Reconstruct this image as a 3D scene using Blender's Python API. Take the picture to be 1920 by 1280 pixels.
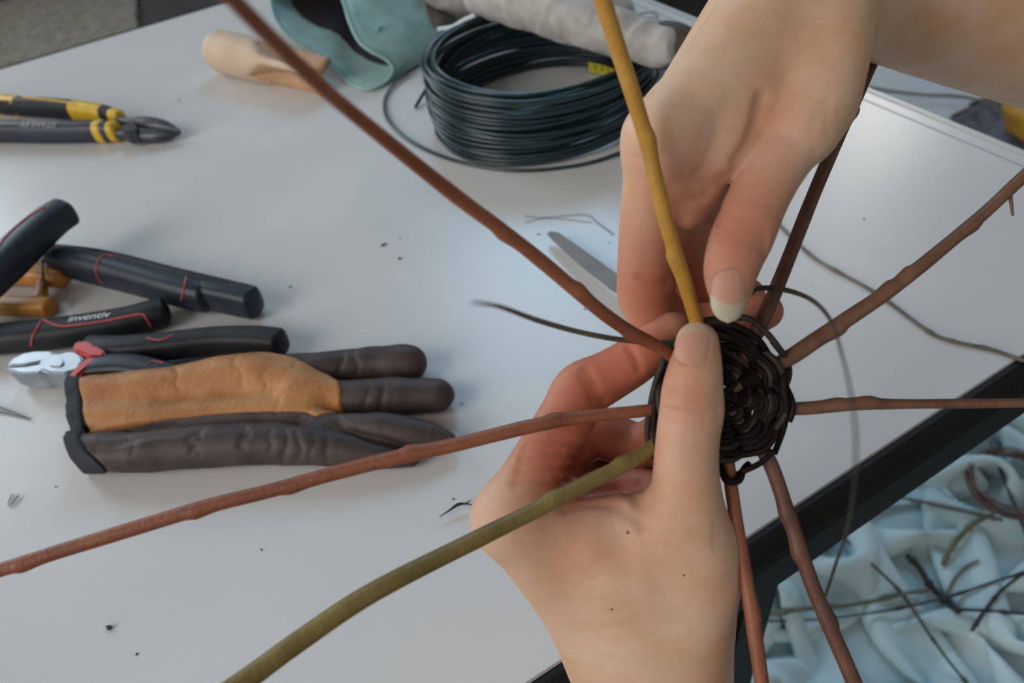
import bpy, bmesh, math, random
import numpy as np
from mathutils import Vector, Matrix
from mathutils.bvhtree import BVHTree

random.seed(7)
for o in list(bpy.data.objects):
    bpy.data.objects.remove(o)
SC = bpy.context.scene
COL = SC.collection

# ------------------------------------------------------------------ camera
FPX = 1387.0                       # focal length in pixels of the 1920 x 1280 frame
TZ = 0.74                          # height of the table top
CAMH = 0.32                        # camera above the table top
AX = np.array([0.85497804, -0.42374409, 0.29908777])    # table axes seen from the camera (right, down, forward)
AY = np.array([-0.50653242, -0.55817963, 0.65716087])
AZ = np.array([-0.11152333, -0.71335577, -0.69187144])
AXES = np.stack([AX, AY, AZ])      # camera vector -> room vector
EYE = np.array([0.0, 0.0, TZ + CAMH])
cam = bpy.data.cameras.new('camera')
cam_o = bpy.data.objects.new('camera', cam)
COL.objects.link(cam_o)
m = Matrix.Identity(4)
for r in range(3):
    m[r][0] = AXES[r][0]; m[r][1] = -AXES[r][1]; m[r][2] = -AXES[r][2]; m[r][3] = EYE[r]
cam_o.matrix_world = m
cam.sensor_width = 36.0
cam.lens = FPX * 36.0 / 1920.0
cam.clip_start = 0.01
cam.dof.use_dof = True
cam.dof.focus_distance = 0.265
cam.dof.aperture_fstop = 13.0
SC.camera = cam_o

# ------------------------------------------------------------------ light
SC.view_settings.view_transform = 'Standard'
SC.view_settings.look = 'None'
SC.view_settings.gamma = 1.0
SC.view_settings.use_curve_mapping = False
SC.view_settings.exposure = -1.32
world = bpy.data.worlds.new('world'); SC.world = world
world.use_nodes = True
world.node_tree.nodes['Background'].inputs[0].default_value = (1.0, 0.97, 0.93, 1)
world.node_tree.nodes['Background'].inputs[1].default_value = 0.27

def window_light(name, loc, target, sx, sy, power, color):
    l = bpy.data.lights.new(name, 'AREA'); l.shape = 'RECTANGLE'; l.size = sx; l.size_y = sy
    l.energy = power; l.color = color
    o = bpy.data.objects.new(name, l); COL.objects.link(o)
    o.location = loc
    d = Vector(target) - Vector(loc)
    o.rotation_euler = d.to_track_quat('-Z', 'Y').to_euler()
    return o
WALL_Y = 4.9
WALL_X = -3.6
WINS = [(-3.0, -0.9, 1.2, 4.6), (1.7, 4.2, 3.9, 6.6), (6.2, 8.0, 4.2, 5.5)]     # x0, x1, z0, z1 in the far wall
WCOL = [(0.80, 0.90, 1.0), (0.34, 0.68, 1.0), (1.0, 0.97, 0.93)]
WPOW = [270, 480, 330]
for i, (a, b, c, d) in enumerate(WINS):
    window_light('daylight_window_%d' % i, ((a + b) / 2, WALL_Y - 0.02, (c + d) / 2), ((a + b) / 2, 0, (c + d) / 2), b - a, d - c, WPOW[i], WCOL[i])
SIDE_FILL = (-1.9, 1.9, 1.9, 4.5)                                                 # y0, y1, z0, z1 of an unseen opening added in the left wall
window_light('daylight_window_3', (WALL_X + 0.02, 0.0, 3.2), (0, 0.0, 3.2), 2.6, 3.8, 360, (1.0, 0.98, 0.95))  # unseen fill, added to brighten the hands from the left

# ------------------------------------------------------------------ helpers
def ray(px, py):
    return AXES @ np.array([px - 960.0, py - 640.0, FPX])
def T(px, py, h=0.0):                    # point on the plane h above the table top
    r = ray(px, py); t = (TZ + h - EYE[2]) / r[2]
    return EYE + r * t
def Fl(px, py, h=0.0):                   # point on the plane h above the floor
    r = ray(px, py); t = (h - EYE[2]) / r[2]
    return EYE + r * t
def cmm(px, py, z):                      # millimetres in the camera frame
    return np.array([(px - 960.0) / FPX * z, (py - 640.0) / FPX * z, z])
def cam2w(p):                            # camera-frame mm -> room metres
    return EYE + (np.asarray(p) * 0.001) @ AXES.T
def P(px, py, z):                        # z in mm along the optical axis
    return cam2w(cmm(px, py, z))

def srgb(r, g, b):
    f = lambda v: (v / 255 / 12.92) if v / 255 <= 0.04045 else ((v / 255 + 0.055) / 1.055) ** 2.4
    return (f(r), f(g), f(b), 1.0)

def mat(name, c1, c2=None, scale=40.0, rough=0.5, metal=0.0, bump=0.0, bscale=300.0, sss=0.0, sssr=(0.004, 0.0015, 0.0008),
        stretch=None, detail=4.0, spec=0.5, coat=0.0, sheen=0.0, lo=0.35, hi=0.65, bdist=0.001):
    M = bpy.data.materials.new(name); M.use_nodes = True
    nt = M.node_tree; b = nt.nodes['Principled BSDF']
    b.inputs['Roughness'].default_value = rough; b.inputs['Metallic'].default_value = metal
    b.inputs['Specular IOR Level'].default_value = spec
    b.inputs['Coat Weight'].default_value = coat
    b.inputs['Sheen Weight'].default_value = sheen
    b.inputs['Base Color'].default_value = c1
    tc = nt.nodes.new('ShaderNodeTexCoord'); mp = nt.nodes.new('ShaderNodeMapping')
    nt.links.new(tc.outputs['Object'], mp.inputs['Vector'])
    if stretch: mp.inputs['Scale'].default_value = stretch
    if c2 is not None:
        n = nt.nodes.new('ShaderNodeTexNoise'); n.inputs['Scale'].default_value = scale; n.inputs['Detail'].default_value = detail
        nt.links.new(mp.outputs['Vector'], n.inputs['Vector'])
        cr = nt.nodes.new('ShaderNodeValToRGB')
        cr.color_ramp.elements[0].position = lo; cr.color_ramp.elements[1].position = hi
        cr.color_ramp.elements[0].color = c1; cr.color_ramp.elements[1].color = c2
        nt.links.new(n.outputs['Fac'], cr.inputs['Fac']); nt.links.new(cr.outputs['Color'], b.inputs['Base Color'])
        M['ramp'] = cr.name
    if bump > 0:
        n2 = nt.nodes.new('ShaderNodeTexNoise'); n2.inputs['Scale'].default_value = bscale; n2.inputs['Detail'].default_value = 3.0
        nt.links.new(mp.outputs['Vector'], n2.inputs['Vector'])
        bp = nt.nodes.new('ShaderNodeBump'); bp.inputs['Strength'].default_value = bump; bp.inputs['Distance'].default_value = bdist
        nt.links.new(n2.outputs['Fac'], bp.inputs['Height']); nt.links.new(bp.outputs['Normal'], b.inputs['Normal'])
    if sss > 0:
        b.inputs['Subsurface Weight'].default_value = sss
        b.inputs['Subsurface Radius'].default_value = sssr
        b.inputs['Subsurface Scale'].default_value = 1.0
    return M

def empty(name, loc, label, cat, group=None):
    o = bpy.data.objects.new(name, None); COL.objects.link(o)
    o.location = Vector(loc); o.empty_display_size = 0.02
    tag(o, label, cat, group)
    return o
def tag(o, label, cat, group=None):
    o['label'] = label; o['category'] = cat
    if group: o['group'] = group
    return o
def mesh_obj(name, V, F, material, parent=None, smooth=True):
    """One mesh object from room coordinates; its origin goes to its own base, or stays with the parent."""
    V = np.asarray(V, float)
    me = bpy.data.meshes.new(name)
    base = np.array([(V[:, 0].min() + V[:, 0].max()) / 2, (V[:, 1].min() + V[:, 1].max()) / 2, V[:, 2].min()])
    me.from_pydata((V - base).tolist(), [], F if isinstance(F, list) else F.tolist())
    me.update()
    if smooth:
        me.polygons.foreach_set('use_smooth', [True] * len(me.polygons))
    if isinstance(material, (list, tuple)):
        for mm in material: me.materials.append(mm)
    else:
        me.materials.append(material)
    o = bpy.data.objects.new(name, me); COL.objects.link(o)
    set_parent(o, parent, base)
    return o
def world_loc(o):
    p = Vector((0, 0, 0))
    while o is not None:
        p = p + o.location; o = o.parent
    return p
def set_parent(o, parent, base):
    if parent is not None:
        o.parent = parent
        o.location = Vector(base) - world_loc(parent)
    else:
        o.location = Vector(base)
def world_verts(o):
    off = np.array(world_loc(o))
    V = np.empty(len(o.data.vertices) * 3); o.data.vertices.foreach_get('co', V)
    return V.reshape(-1, 3) + off
def bvh_of(*objs):
    Vs, Fs, n = [], [], 0
    for o in objs:
        V = world_verts(o); Vs += V.tolist()
        Fs += [[i + n for i in p.vertices] for p in o.data.polygons]; n += len(V)
    return BVHTree.FromPolygons(Vs, Fs)
def on_surface(bvh, px, py, lift=0.0):
    r = ray(px, py); d = Vector(r).normalized()
    loc, nrm, idx, dist = bvh.ray_cast(Vector(EYE), d)
    if loc is None: return None, None
    if nrm.dot(d) > 0: nrm = -nrm
    return np.array(loc + nrm * lift), np.array(nrm)

def catmull(pts, n):
    """Interpolated rows (any width) through control rows; n samples per span."""
    p = np.asarray(pts, float)
    e = np.vstack([2 * p[0] - p[1], p, 2 * p[-1] - p[-2]])
    out = []
    for i in range(1, len(e) - 2):
        p0, p1, p2, p3 = e[i - 1], e[i], e[i + 1], e[i + 2]
        for t in np.linspace(0, 1, n, endpoint=False):
            out.append(0.5 * ((2 * p1) + (-p0 + p2) * t + (2 * p0 - 5 * p1 + 4 * p2 - p3) * t * t + (-p0 + 3 * p1 - 3 * p2 + p3) * t ** 3))
    out.append(e[-2])
    return np.array(out)
def unit(v):
    return v / (np.linalg.norm(v) + 1e-12)
def tube_geo(path, rad, sides=10, n0=0, closed=False):
    path = np.asarray(path); N = len(path)
    rad = np.broadcast_to(np.asarray(rad, float), (N,))
    tan = np.gradient(path, axis=0)
    if closed:
        tan = np.roll(path, -1, 0) - np.roll(path, 1, 0)
    tan /= np.linalg.norm(tan, axis=1)[:, None] + 1e-12
    a = np.array([0, 0, 1.0]) if abs(tan[0][2]) < 0.9 else np.array([1.0, 0, 0])
    u = unit(np.cross(tan[0], a)); V = []
    ang = np.linspace(0, 2 * math.pi, sides, endpoint=False)
    for i in range(N):
        u = unit(u - tan[i] * (u @ tan[i])); w = np.cross(tan[i], u)
        V.append(path[i] + rad[i] * (np.cos(ang)[:, None] * u + np.sin(ang)[:, None] * w))
    V = np.concatenate(V)
    F = []
    for i in range(N if closed else N - 1):
        i2 = (i + 1) % N
        for k in range(sides):
            k2 = (k + 1) % sides
            F.append([n0 + i * sides + k, n0 + i * sides + k2, n0 + i2 * sides + k2, n0 + i2 * sides + k])
    if not closed:
        F.append([n0 + k for k in range(sides)][::-1]); F.append([n0 + (N - 1) * sides + k for k in range(sides)])
    return V, F
def tube(name, path, rad, material, parent=None, sides=8, closed=False):
    V, F = tube_geo(path, rad, sides, 0, closed)
    return mesh_obj(name, V, F, material, parent)
def join_geo(geos):
    Vs, Fs, n = [], [], 0
    for V, F in geos:
        Vs.append(np.asarray(V)); Fs += [[i + n for i in f] for f in F]; n += len(V)
    return np.concatenate(Vs), Fs
def loft_geo(path, hw, hh, up=(0, 0, 1), sides=20, power=2.6, round_ends=True):
    """Superelliptic tube: hw half-width sideways, hh half-height along up."""
    path = np.asarray(path, float); N = len(path)
    hw = np.broadcast_to(np.asarray(hw, float), (N,)).copy(); hh = np.broadcast_to(np.asarray(hh, float), (N,)).copy()
    tan = np.gradient(path, axis=0); tan /= np.linalg.norm(tan, axis=1)[:, None]
    if round_ends:                                    # a few shrinking rings close each end
        pre, post = [], []
        for s in (0.0, 0.3, 0.6, 0.85):
            k = math.sqrt(max(0.02, 1 - (1 - s) ** 2))
            e0 = min(hw[0], hh[0]) * 0.5 * (1 - s); e1 = min(hw[-1], hh[-1]) * 0.5 * (1 - s)
            pre.append((path[0] - tan[0] * e0, hw[0] * k, hh[0] * k, tan[0])); post.insert(0, (path[-1] + tan[-1] * e1, hw[-1] * k, hh[-1] * k, tan[-1]))
        path = np.array([q[0] for q in pre] + list(path) + [q[0] for q in post])
        hw = np.array([q[1] for q in pre] + list(hw) + [q[1] for q in post]); hh = np.array([q[2] for q in pre] + list(hh) + [q[2] for q in post])
        tan = np.array([q[3] for q in pre] + list(tan) + [q[3] for q in post]); N = len(path)
    ang = np.linspace(0, 2 * math.pi, sides, endpoint=False)
    ca, sa = np.cos(ang), np.sin(ang)
    cx = np.sign(ca) * np.abs(ca) ** (2 / power); cy = np.sign(sa) * np.abs(sa) ** (2 / power)
    V, F = [], []
    upv = np.array(up, float)
    for i in range(N):
        s = unit(np.cross(tan[i], upv)); u = np.cross(s, tan[i])
        V.append(path[i] + cx[:, None] * s * hw[i] + cy[:, None] * u * hh[i])
    V = np.concatenate(V)
    for i in range(N - 1):
        for k in range(sides):
            k2 = (k + 1) % sides
            F.append([i * sides + k, i * sides + k2, (i + 1) * sides + k2, (i + 1) * sides + k])
    F.append(list(range(sides))[::-1]); F.append([(N - 1) * sides + k for k in range(sides)])
    return V, F
def loft(name, path, hw, hh, material, parent=None, **kw):
    V, F = loft_geo(path, hw, hh, **kw)
    return mesh_obj(name, V, F, material, parent)
def bevel_poly(name, pts, z0, z1, material, parent=None, bev=0.0008, segs=2, smooth=False):
    """Prism over a polygon of room xy points between two heights, edges bevelled."""
    bm = bmesh.new()
    vs = [bm.verts.new((p[0], p[1], z0)) for p in pts]
    f = bm.faces.new(vs)
    r = bmesh.ops.extrude_face_region(bm, geom=[f])
    for v in [g for g in r['geom'] if isinstance(g, bmesh.types.BMVert)]: v.co.z = z1
    bmesh.ops.recalc_face_normals(bm, faces=bm.faces)
    if bev > 0:
        bmesh.ops.bevel(bm, geom=bm.edges[:], offset=bev, segments=segs, affect='EDGES', clamp_overlap=True)
    V = np.array([v.co[:] for v in bm.verts]); bm.verts.index_update()
    F = [[v.index for v in f.verts] for f in bm.faces]; bm.free()
    return mesh_obj(name, V, F, material, parent, smooth)
def slab(name, pix, h0, h1, material, parent=None, **kw):
    return bevel_poly(name, [T(x, y, h1) for x, y in pix], TZ + h0, TZ + h1, material, parent, **kw)
def box(name, lo, hi, material, parent=None, bev=0.0):
    return bevel_poly(name, [(lo[0], lo[1]), (hi[0], lo[1]), (hi[0], hi[1]), (lo[0], hi[1])], lo[2], hi[2], material, parent, bev=bev)

def vnoise(p, seed=0):
    """Smooth value noise in numpy, -1..1, any (N,3) points."""
    p = np.asarray(p, float); i = np.floor(p).astype(np.int64); f = p - i; f = f * f * (3 - 2 * f)
    def h(a, b, c):
        n = (a * 73856093) ^ (b * 19349663) ^ (c * 83492791) ^ (seed * 2654435761)
        n = (n ^ (n >> 13)) * 1274126177
        n = n ^ (n >> 16)
        return (n & 0xFFFF) / 32767.5 - 1.0
    r = 0
    for dx in (0, 1):
        for dy in (0, 1):
            for dz in (0, 1):
                w = (f[..., 0] if dx else 1 - f[..., 0]) * (f[..., 1] if dy else 1 - f[..., 1]) * (f[..., 2] if dz else 1 - f[..., 2])
                r = r + w * h(i[..., 0] + dx, i[..., 1] + dy, i[..., 2] + dz)
    return r
def fbm(p, octaves=4, seed=0):
    r, a, s = 0, 0.5, 1.0
    for k in range(octaves):
        r = r + a * vnoise(np.asarray(p) * s, seed + k); a *= 0.5; s *= 2.03
    return r

# ---------------------------------------------- distance-field modelling (hands, glove, cloth rolls)
class Field:
    def __init__(self, lo, hi, h):
        self.lo = np.array(lo, float); self.h = h
        self.n = np.ceil((np.array(hi) - self.lo) / h).astype(int) + 1
        self.F = np.full(tuple(self.n), 60.0, np.float32)
    def sub(self, lo, hi):
        a = np.clip(np.floor((np.array(lo) - self.lo) / self.h).astype(int), 0, self.n - 1)
        b = np.clip(np.ceil((np.array(hi) - self.lo) / self.h).astype(int) + 1, 1, self.n)
        ax = [self.lo[k] + self.h * np.arange(a[k], b[k]) for k in range(3)]
        sl = tuple(slice(a[k], b[k]) for k in range(3))
        return sl, ax[0][:, None, None].astype(np.float32), ax[1][None, :, None].astype(np.float32), ax[2][None, None, :].astype(np.float32)
    def chain(self, pts, sub=4, flat=None, k=1.0, margin=12.0):
        """Tapered chain of control rows (x, y, z, r); flat direction squeezes it by 1/k.  Returns (slices, distance)."""
        q = catmull(pts, sub)
        R = q[:, 3].max() * max(1.0, 1.0 / k) + margin
        sl, X, Y, Z = self.sub(q[:, :3].min(0) - R, q[:, :3].max(0) + R)
        D = np.full(np.broadcast_shapes(X.shape, Y.shape, Z.shape), 60.0, np.float32)
        for a, b in zip(q[:-1], q[1:]):
            ba = b[:3] - a[:3]; L = ba @ ba + 1e-9
            px, py, pz = X - a[0], Y - a[1], Z - a[2]
            t = np.clip((px * ba[0] + py * ba[1] + pz * ba[2]) / L, 0, 1)
            px = px - t * ba[0]; py = py - t * ba[1]; pz = pz - t * ba[2]
            if flat is not None and k != 1.0:
                s = (px * flat[0] + py * flat[1] + pz * flat[2]) * (k - 1)
                px = px + s * flat[0]; py = py + s * flat[1]; pz = pz + s * flat[2]
            d = np.sqrt(px * px + py * py + pz * pz) - (a[3] + (b[3] - a[3]) * t)
            np.minimum(D, d, out=D)
        return sl, D
    def union(self, sl, D, k=3.0):
        A = self.F[sl]
        if k is None or (np.isscalar(k) and k <= 0):
            self.F[sl] = np.minimum(A, D); return
        h = np.clip(0.5 + 0.5 * (A - D) / k, 0, 1)
        self.F[sl] = A * (1 - h) + D * h - k * h * (1 - h)
    def union_near(self, sl, D, centre, r0, r1, k):
        """Smooth union whose blend radius fades from k to almost nothing away from a joint."""
        A = self.F[sl]
        ax = [self.lo[i] + self.h * np.arange(sl[i].start, sl[i].stop) for i in range(3)]
        dist = np.sqrt((ax[0][:, None, None] - centre[0]) ** 2 + (ax[1][None, :, None] - centre[1]) ** 2 + (ax[2][None, None, :] - centre[2]) ** 2)
        kk = (k * np.clip(1 - (dist - r0) / (r1 - r0), 0, 1) + 0.25).astype(np.float32)
        self.union(sl, D, kk)
    def groove(self, pts, depth, width, sub=4):
        """A crease: lowers the skin along a line."""
        q = catmull(np.asarray(pts, float), sub)
        sl, X, Y, Z = self.sub(q.min(0) - 4 * width, q.max(0) + 4 * width)
        D = np.full(np.broadcast_shapes(X.shape, Y.shape, Z.shape), 60.0, np.float32)
        for a, b in zip(q[:-1], q[1:]):
            ba = b - a; L = ba @ ba + 1e-9
            px, py, pz = X - a[0], Y - a[1], Z - a[2]
            t = np.clip((px * ba[0] + py * ba[1] + pz * ba[2]) / L, 0, 1)
            np.minimum(D, np.sqrt((px - t * ba[0]) ** 2 + (py - t * ba[1]) ** 2 + (pz - t * ba[2]) ** 2), out=D)
        self.F[sl] += depth * np.exp(-(D / width) ** 2)
    def grid(self):
        ax = [self.lo[i] + self.h * np.arange(self.n[i]) for i in range(3)]
        return ax[0][:, None, None], ax[1][None, :, None], ax[2][None, None, :]
    def mesh(self, F=None):
        F = (self.F if F is None else F).copy()
        for ax_ in range(3):                                  # close the surface where it leaves the block
            for e_ in (0, -1):
                sl_ = [slice(None)] * 3; sl_[ax_] = e_
                F[tuple(sl_)] = np.maximum(F[tuple(sl_)], 0.3)
        ins = F < 0
        s = np.zeros(tuple(self.n - 1), np.int8)
        for dx in (0, 1):
            for dy in (0, 1):
                for dz in (0, 1):
                    s += ins[dx:self.n[0] - 1 + dx, dy:self.n[1] - 1 + dy, dz:self.n[2] - 1 + dz]
        act = (s > 0) & (s < 8)
        I, J, K = np.nonzero(act)
        idx = np.full(act.shape, -1, np.int64); idx[I, J, K] = np.arange(len(I))
        cor = [(a, b, c) for a in (0, 1) for b in (0, 1) for c in (0, 1)]
        val = [F[I + a, J + b, K + c] for a, b, c in cor]
        pos = np.zeros((len(I), 3)); cnt = np.zeros(len(I))
        for a in range(8):
            for b in range(a + 1, 8):
                ca, cb = np.array(cor[a]), np.array(cor[b])
                if np.abs(ca - cb).sum() != 1: continue
                mk = (val[a] < 0) != (val[b] < 0)
                t = np.where(mk, val[a] / np.where(mk, val[a] - val[b], 1), 0)
                pos += np.where(mk[:, None], ca + t[:, None] * (cb - ca), 0); cnt += mk
        V = (np.stack([I, J, K], 1) + pos / cnt[:, None]) * self.h + self.lo
        faces = []
        for axis in range(3):
            sa = [slice(None)] * 3; sb = [slice(None)] * 3
            sa[axis] = slice(0, -1); sb[axis] = slice(1, None)
            A, B = ins[tuple(sa)], ins[tuple(sb)]
            e = np.argwhere(A != B)
            o1, o2 = [k for k in range(3) if k != axis]
            e = e[(e[:, o1] > 0) & (e[:, o2] > 0) & (e[:, o1] < self.n[o1] - 1) & (e[:, o2] < self.n[o2] - 1)]
            sgn = A[e[:, 0], e[:, 1], e[:, 2]]
            def cell(d1, d2):
                c = e.copy(); c[:, o1] -= d1; c[:, o2] -= d2
                return idx[c[:, 0], c[:, 1], c[:, 2]]
            q = np.stack([cell(1, 1), cell(0, 1), cell(0, 0), cell(1, 0)], 1)
            flip = sgn if axis != 1 else ~sgn
            q[~flip] = q[~flip][:, ::-1]
            faces.append(q[(q >= 0).all(1)])
        return V, np.concatenate(faces)

# ------------------------------------------------------------------ materials
M_TOP = mat('white_laminate', (0.60, 0.59, 0.575, 1), (0.64, 0.63, 0.615, 1), 6.0, rough=0.28, spec=0.32, bump=0.02, bscale=900)
M_BLACK_EDGE = mat('black_edging', (0.009, 0.009, 0.009, 1), (0.014, 0.013, 0.012, 1), 30, rough=0.6, spec=0.15, bump=0.05, bscale=600)
M_STEEL_PALE = mat('pale_trim', (0.55, 0.55, 0.54, 1), rough=0.35)
M_FLOOR = mat('slate_floor', (0.030, 0.032, 0.033, 1), (0.05, 0.052, 0.052, 1), 5, rough=0.55, bump=0.1, bscale=40)
M_WALL = mat('plaster', (0.60, 0.57, 0.52, 1), (0.66, 0.63, 0.58, 1), 3, rough=0.9, bump=0.1, bscale=60)
M_FRAME = mat('white_frame', (0.7, 0.7, 0.7, 1), rough=0.4)
M_RUG = mat('rug_pile', (0.15, 0.13, 0.095, 1), (0.26, 0.235, 0.18, 1), 22, rough=0.95, bump=1.0, bscale=30, bdist=0.02, sheen=0.2)
M_MINT = mat('mint_cotton', (0.44, 0.60, 0.63, 1), (0.58, 0.70, 0.72, 1), 9, rough=0.85, bump=0.25, bscale=700, sheen=0.1)
M_SHEET = mat('pale_sheet', (0.50, 0.52, 0.56, 1), (0.56, 0.55, 0.53, 1), 5, rough=0.85, bump=0.2, bscale=80)
M_PAPER = mat('beige_paper', (0.52, 0.47, 0.40, 1), (0.58, 0.53, 0.46, 1), 6, rough=0.8, bump=0.1, bscale=120)
M_RAG = mat('slate_rag', (0.07, 0.07, 0.09, 1), (0.14, 0.14, 0.16, 1), 25, rough=0.9, bump=0.4, bscale=60)

# ------------------------------------------------------------------ room
def structure(o):
    o['kind'] = 'structure'; return o
structure(box('floor', (WALL_X - 0.2, -2.2, -0.05), (9.0, WALL_Y + 0.2, 0.0), M_FLOOR))
WALL_H = 7.2
wall = bpy.data.objects.new('wall_back', None); COL.objects.link(wall); wall.location = (0, WALL_Y, 0); structure(wall)
xs = [WALL_X - 0.2] + [v for w in WINS for v in (w[0], w[1])] + [9.0]
for k in range(0, len(xs), 2):
    box('wall_panel', (xs[k], WALL_Y, 0.0), (xs[k + 1], WALL_Y + 0.2, WALL_H), M_WALL, wall)
for k, (a, b, c, d) in enumerate(WINS):
    box('wall_panel', (a, WALL_Y, 0.0), (b, WALL_Y + 0.2, c), M_WALL, wall)
    box('wall_panel', (a, WALL_Y, d), (b, WALL_Y + 0.2, WALL_H), M_WALL, wall)
    w = bpy.data.objects.new('window_%d' % (k + 1), None); COL.objects.link(w); w.location = ((a + b) / 2, WALL_Y, c); structure(w)
    for lo, hi in (((a, c), (b, c + 0.06)), ((a, d - 0.06), (b, d)), ((a, c), (a + 0.06, d)), ((b - 0.06, c), (b, d))):
        box('window_frame', (lo[0], WALL_Y - 0.03, lo[1]), (hi[0], WALL_Y + 0.03, hi[1]), M_FRAME, w)
wl = bpy.data.objects.new('wall_left', None); COL.objects.link(wl); wl.location = (WALL_X, 0, 0); structure(wl)
a, b, c, d = SIDE_FILL
for lo, hi in (((-2.0, 0), (a, 5.2)), ((b, 0), (WALL_Y, 5.2)), ((a, 0), (b, c)), ((a, d), (b, 5.2))):
    box('wall_panel', (WALL_X - 0.2, lo[0], lo[1]), (WALL_X, hi[0], hi[1]), M_WALL, wl)
w = bpy.data.objects.new('window_4', None); COL.objects.link(w); w.location = (WALL_X, (a + b) / 2, c); structure(w)  # frame round the added side opening
for lo, hi in (((a, c), (b, c + 0.06)), ((a, d - 0.06), (b, d)), ((a, c), (a + 0.06, d)), ((b - 0.06, c), (b, d))):
    box('window_frame', (WALL_X - 0.03, lo[0], lo[1]), (WALL_X + 0.03, hi[0], hi[1]), M_FRAME, w)

M_WALL2 = mat('ochre_plaster', (0.55, 0.50, 0.44, 1), (0.60, 0.55, 0.49, 1), 3, rough=0.9, bump=0.1, bscale=60)
structure(box('wall_front', (WALL_X, -2.2, 0.0), (9.0, -2.0, 4.2), M_WALL2))
structure(box('wall_right', (8.8, -2.0, 0.0), (9.0, WALL_Y, 4.2), M_WALL2))

# ------------------------------------------------------------------ table
TX0, TX1, TY0, TY1 = -1.45, 0.541, 0.1150, 1.1015
table = empty('work_table', ((TX0 + TX1) / 2, (TY0 + TY1) / 2, 0), 'white laminate work table with a black edge, covered with craft tools', 'table')
box('table_top', (TX0, TY0 + 0.006, TZ - 0.028), (TX1, TY1, TZ), M_TOP, table, bev=0.0012)
# black front edging: a rounded lip on top of a flat apron
yy = TY0 + 0.006
prof = [(yy + 0.004, TZ - 0.030), (yy + 0.0005, TZ - 0.001), (yy - 0.003, TZ + 0.0004), (yy - 0.008, TZ - 0.0015), (yy - 0.0115, TZ - 0.006), (yy - 0.0125, TZ - 0.012), (yy - 0.0125, TZ - 0.040), (yy - 0.010, TZ - 0.042), (yy + 0.004, TZ - 0.042)]
V = [(x, p[0], p[1]) for x in (TX0, TX1 + 0.002) for p in prof]; n = len(prof)
F = [[k, (k + 1) % n, n + (k + 1) % n, n + k] for k in range(n)] + [list(range(n))[::-1], [n + k for k in range(n)]]
o = mesh_obj('edge_trim', V, F, M_BLACK_EDGE, table, smooth=False); o['label'] = 'rounded black front edging'
box('edge_trim', (TX0, TY1, TZ - 0.03), (TX1, TY1 + 0.004, TZ + 0.0006), M_BLACK_EDGE, table, bev=0.0004)
box('edge_trim', (TX1, TY0 + 0.006, TZ - 0.03), (TX1 + 0.005, TY1, TZ + 0.0012), M_STEEL_PALE, table, bev=0.0005)
box('edge_seam', (TX1 - 0.014, TY0 + 0.02, TZ - 0.001), (TX1 - 0.0125, TY1 - 0.004, TZ + 0.0002), mat('grey_seam', (0.34, 0.34, 0.34, 1), rough=0.6), table)
for (x, y) in ((0.165, TY0 + 0.004), (TX0 + 0.05, TY0 + 0.004), (0.40, TY1 - 0.07), (TX0 + 0.05, TY1 - 0.07)):
    box('table_leg', (x, y, 0.0), (x + 0.028, y + 0.05, TZ - 0.030), M_BLACK_EDGE, table, bev=0.002)

# ------------------------------------------------------------------ things on the floor
def cloth_patch(name, x0, x1, y0, y1, n, hfun, material, label, cat, z0=0.0, mask=None, thick=0.0015):
    gx = np.linspace(x0, x1, n); gy = np.linspace(y0, y1, n)
    X, Y = np.meshgrid(gx, gy, indexing='ij')
    H = hfun(X, Y)
    dx, dy = fbm(np.stack([X * 9, Y * 9, X * 0 + 3], -1), 2, 5) * 0.02, fbm(np.stack([X * 9, Y * 9, X * 0 + 9], -1), 2, 6) * 0.02
    V = np.stack([X + dx, Y + dy, z0 + H], -1).reshape(-1, 3)
    I = np.arange(n * n).reshape(n, n)
    q = np.stack([I[:-1, :-1], I[1:, :-1], I[1:, 1:], I[:-1, 1:]], -1).reshape(-1, 4)
    if mask is not None:
        c = V[q].mean(1); q = q[mask(c[:, 0], c[:, 1])]
        used = np.unique(q); mp = np.full(n * n, -1); mp[used] = np.arange(len(used)); V = V[used]; q = mp[q]
    o = mesh_obj(name, V, q, material)
    md = o.modifiers.new('thickness', 'SOLIDIFY'); md.thickness = thick; md.offset = 1
    tag(o, label, cat)
    return o
def rug_h(X, Y): return 0.012 + 0.006 * fbm(np.stack([X * 28, Y * 28, X * 0], -1), 2, 3)
e0, e1 = Fl(259, -40), Fl(260.5, 58)
ed = unit((e1 - e0)[:2]); en = np.array([ed[1], -ed[0]])
rug = cloth_patch('shag_rug', -2.2, 0.9, 1.9, 4.6, 170, rug_h, M_RUG, 'shaggy beige rug on the dark floor beyond the table', 'rug', mask=lambda x, y: ((x - e0[0]) * en[0] + (y - e0[1]) * en[1]) > 0 if en[0] < 0 else ((x - e0[0]) * en[0] + (y - e0[1]) * en[1]) < 0)

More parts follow.
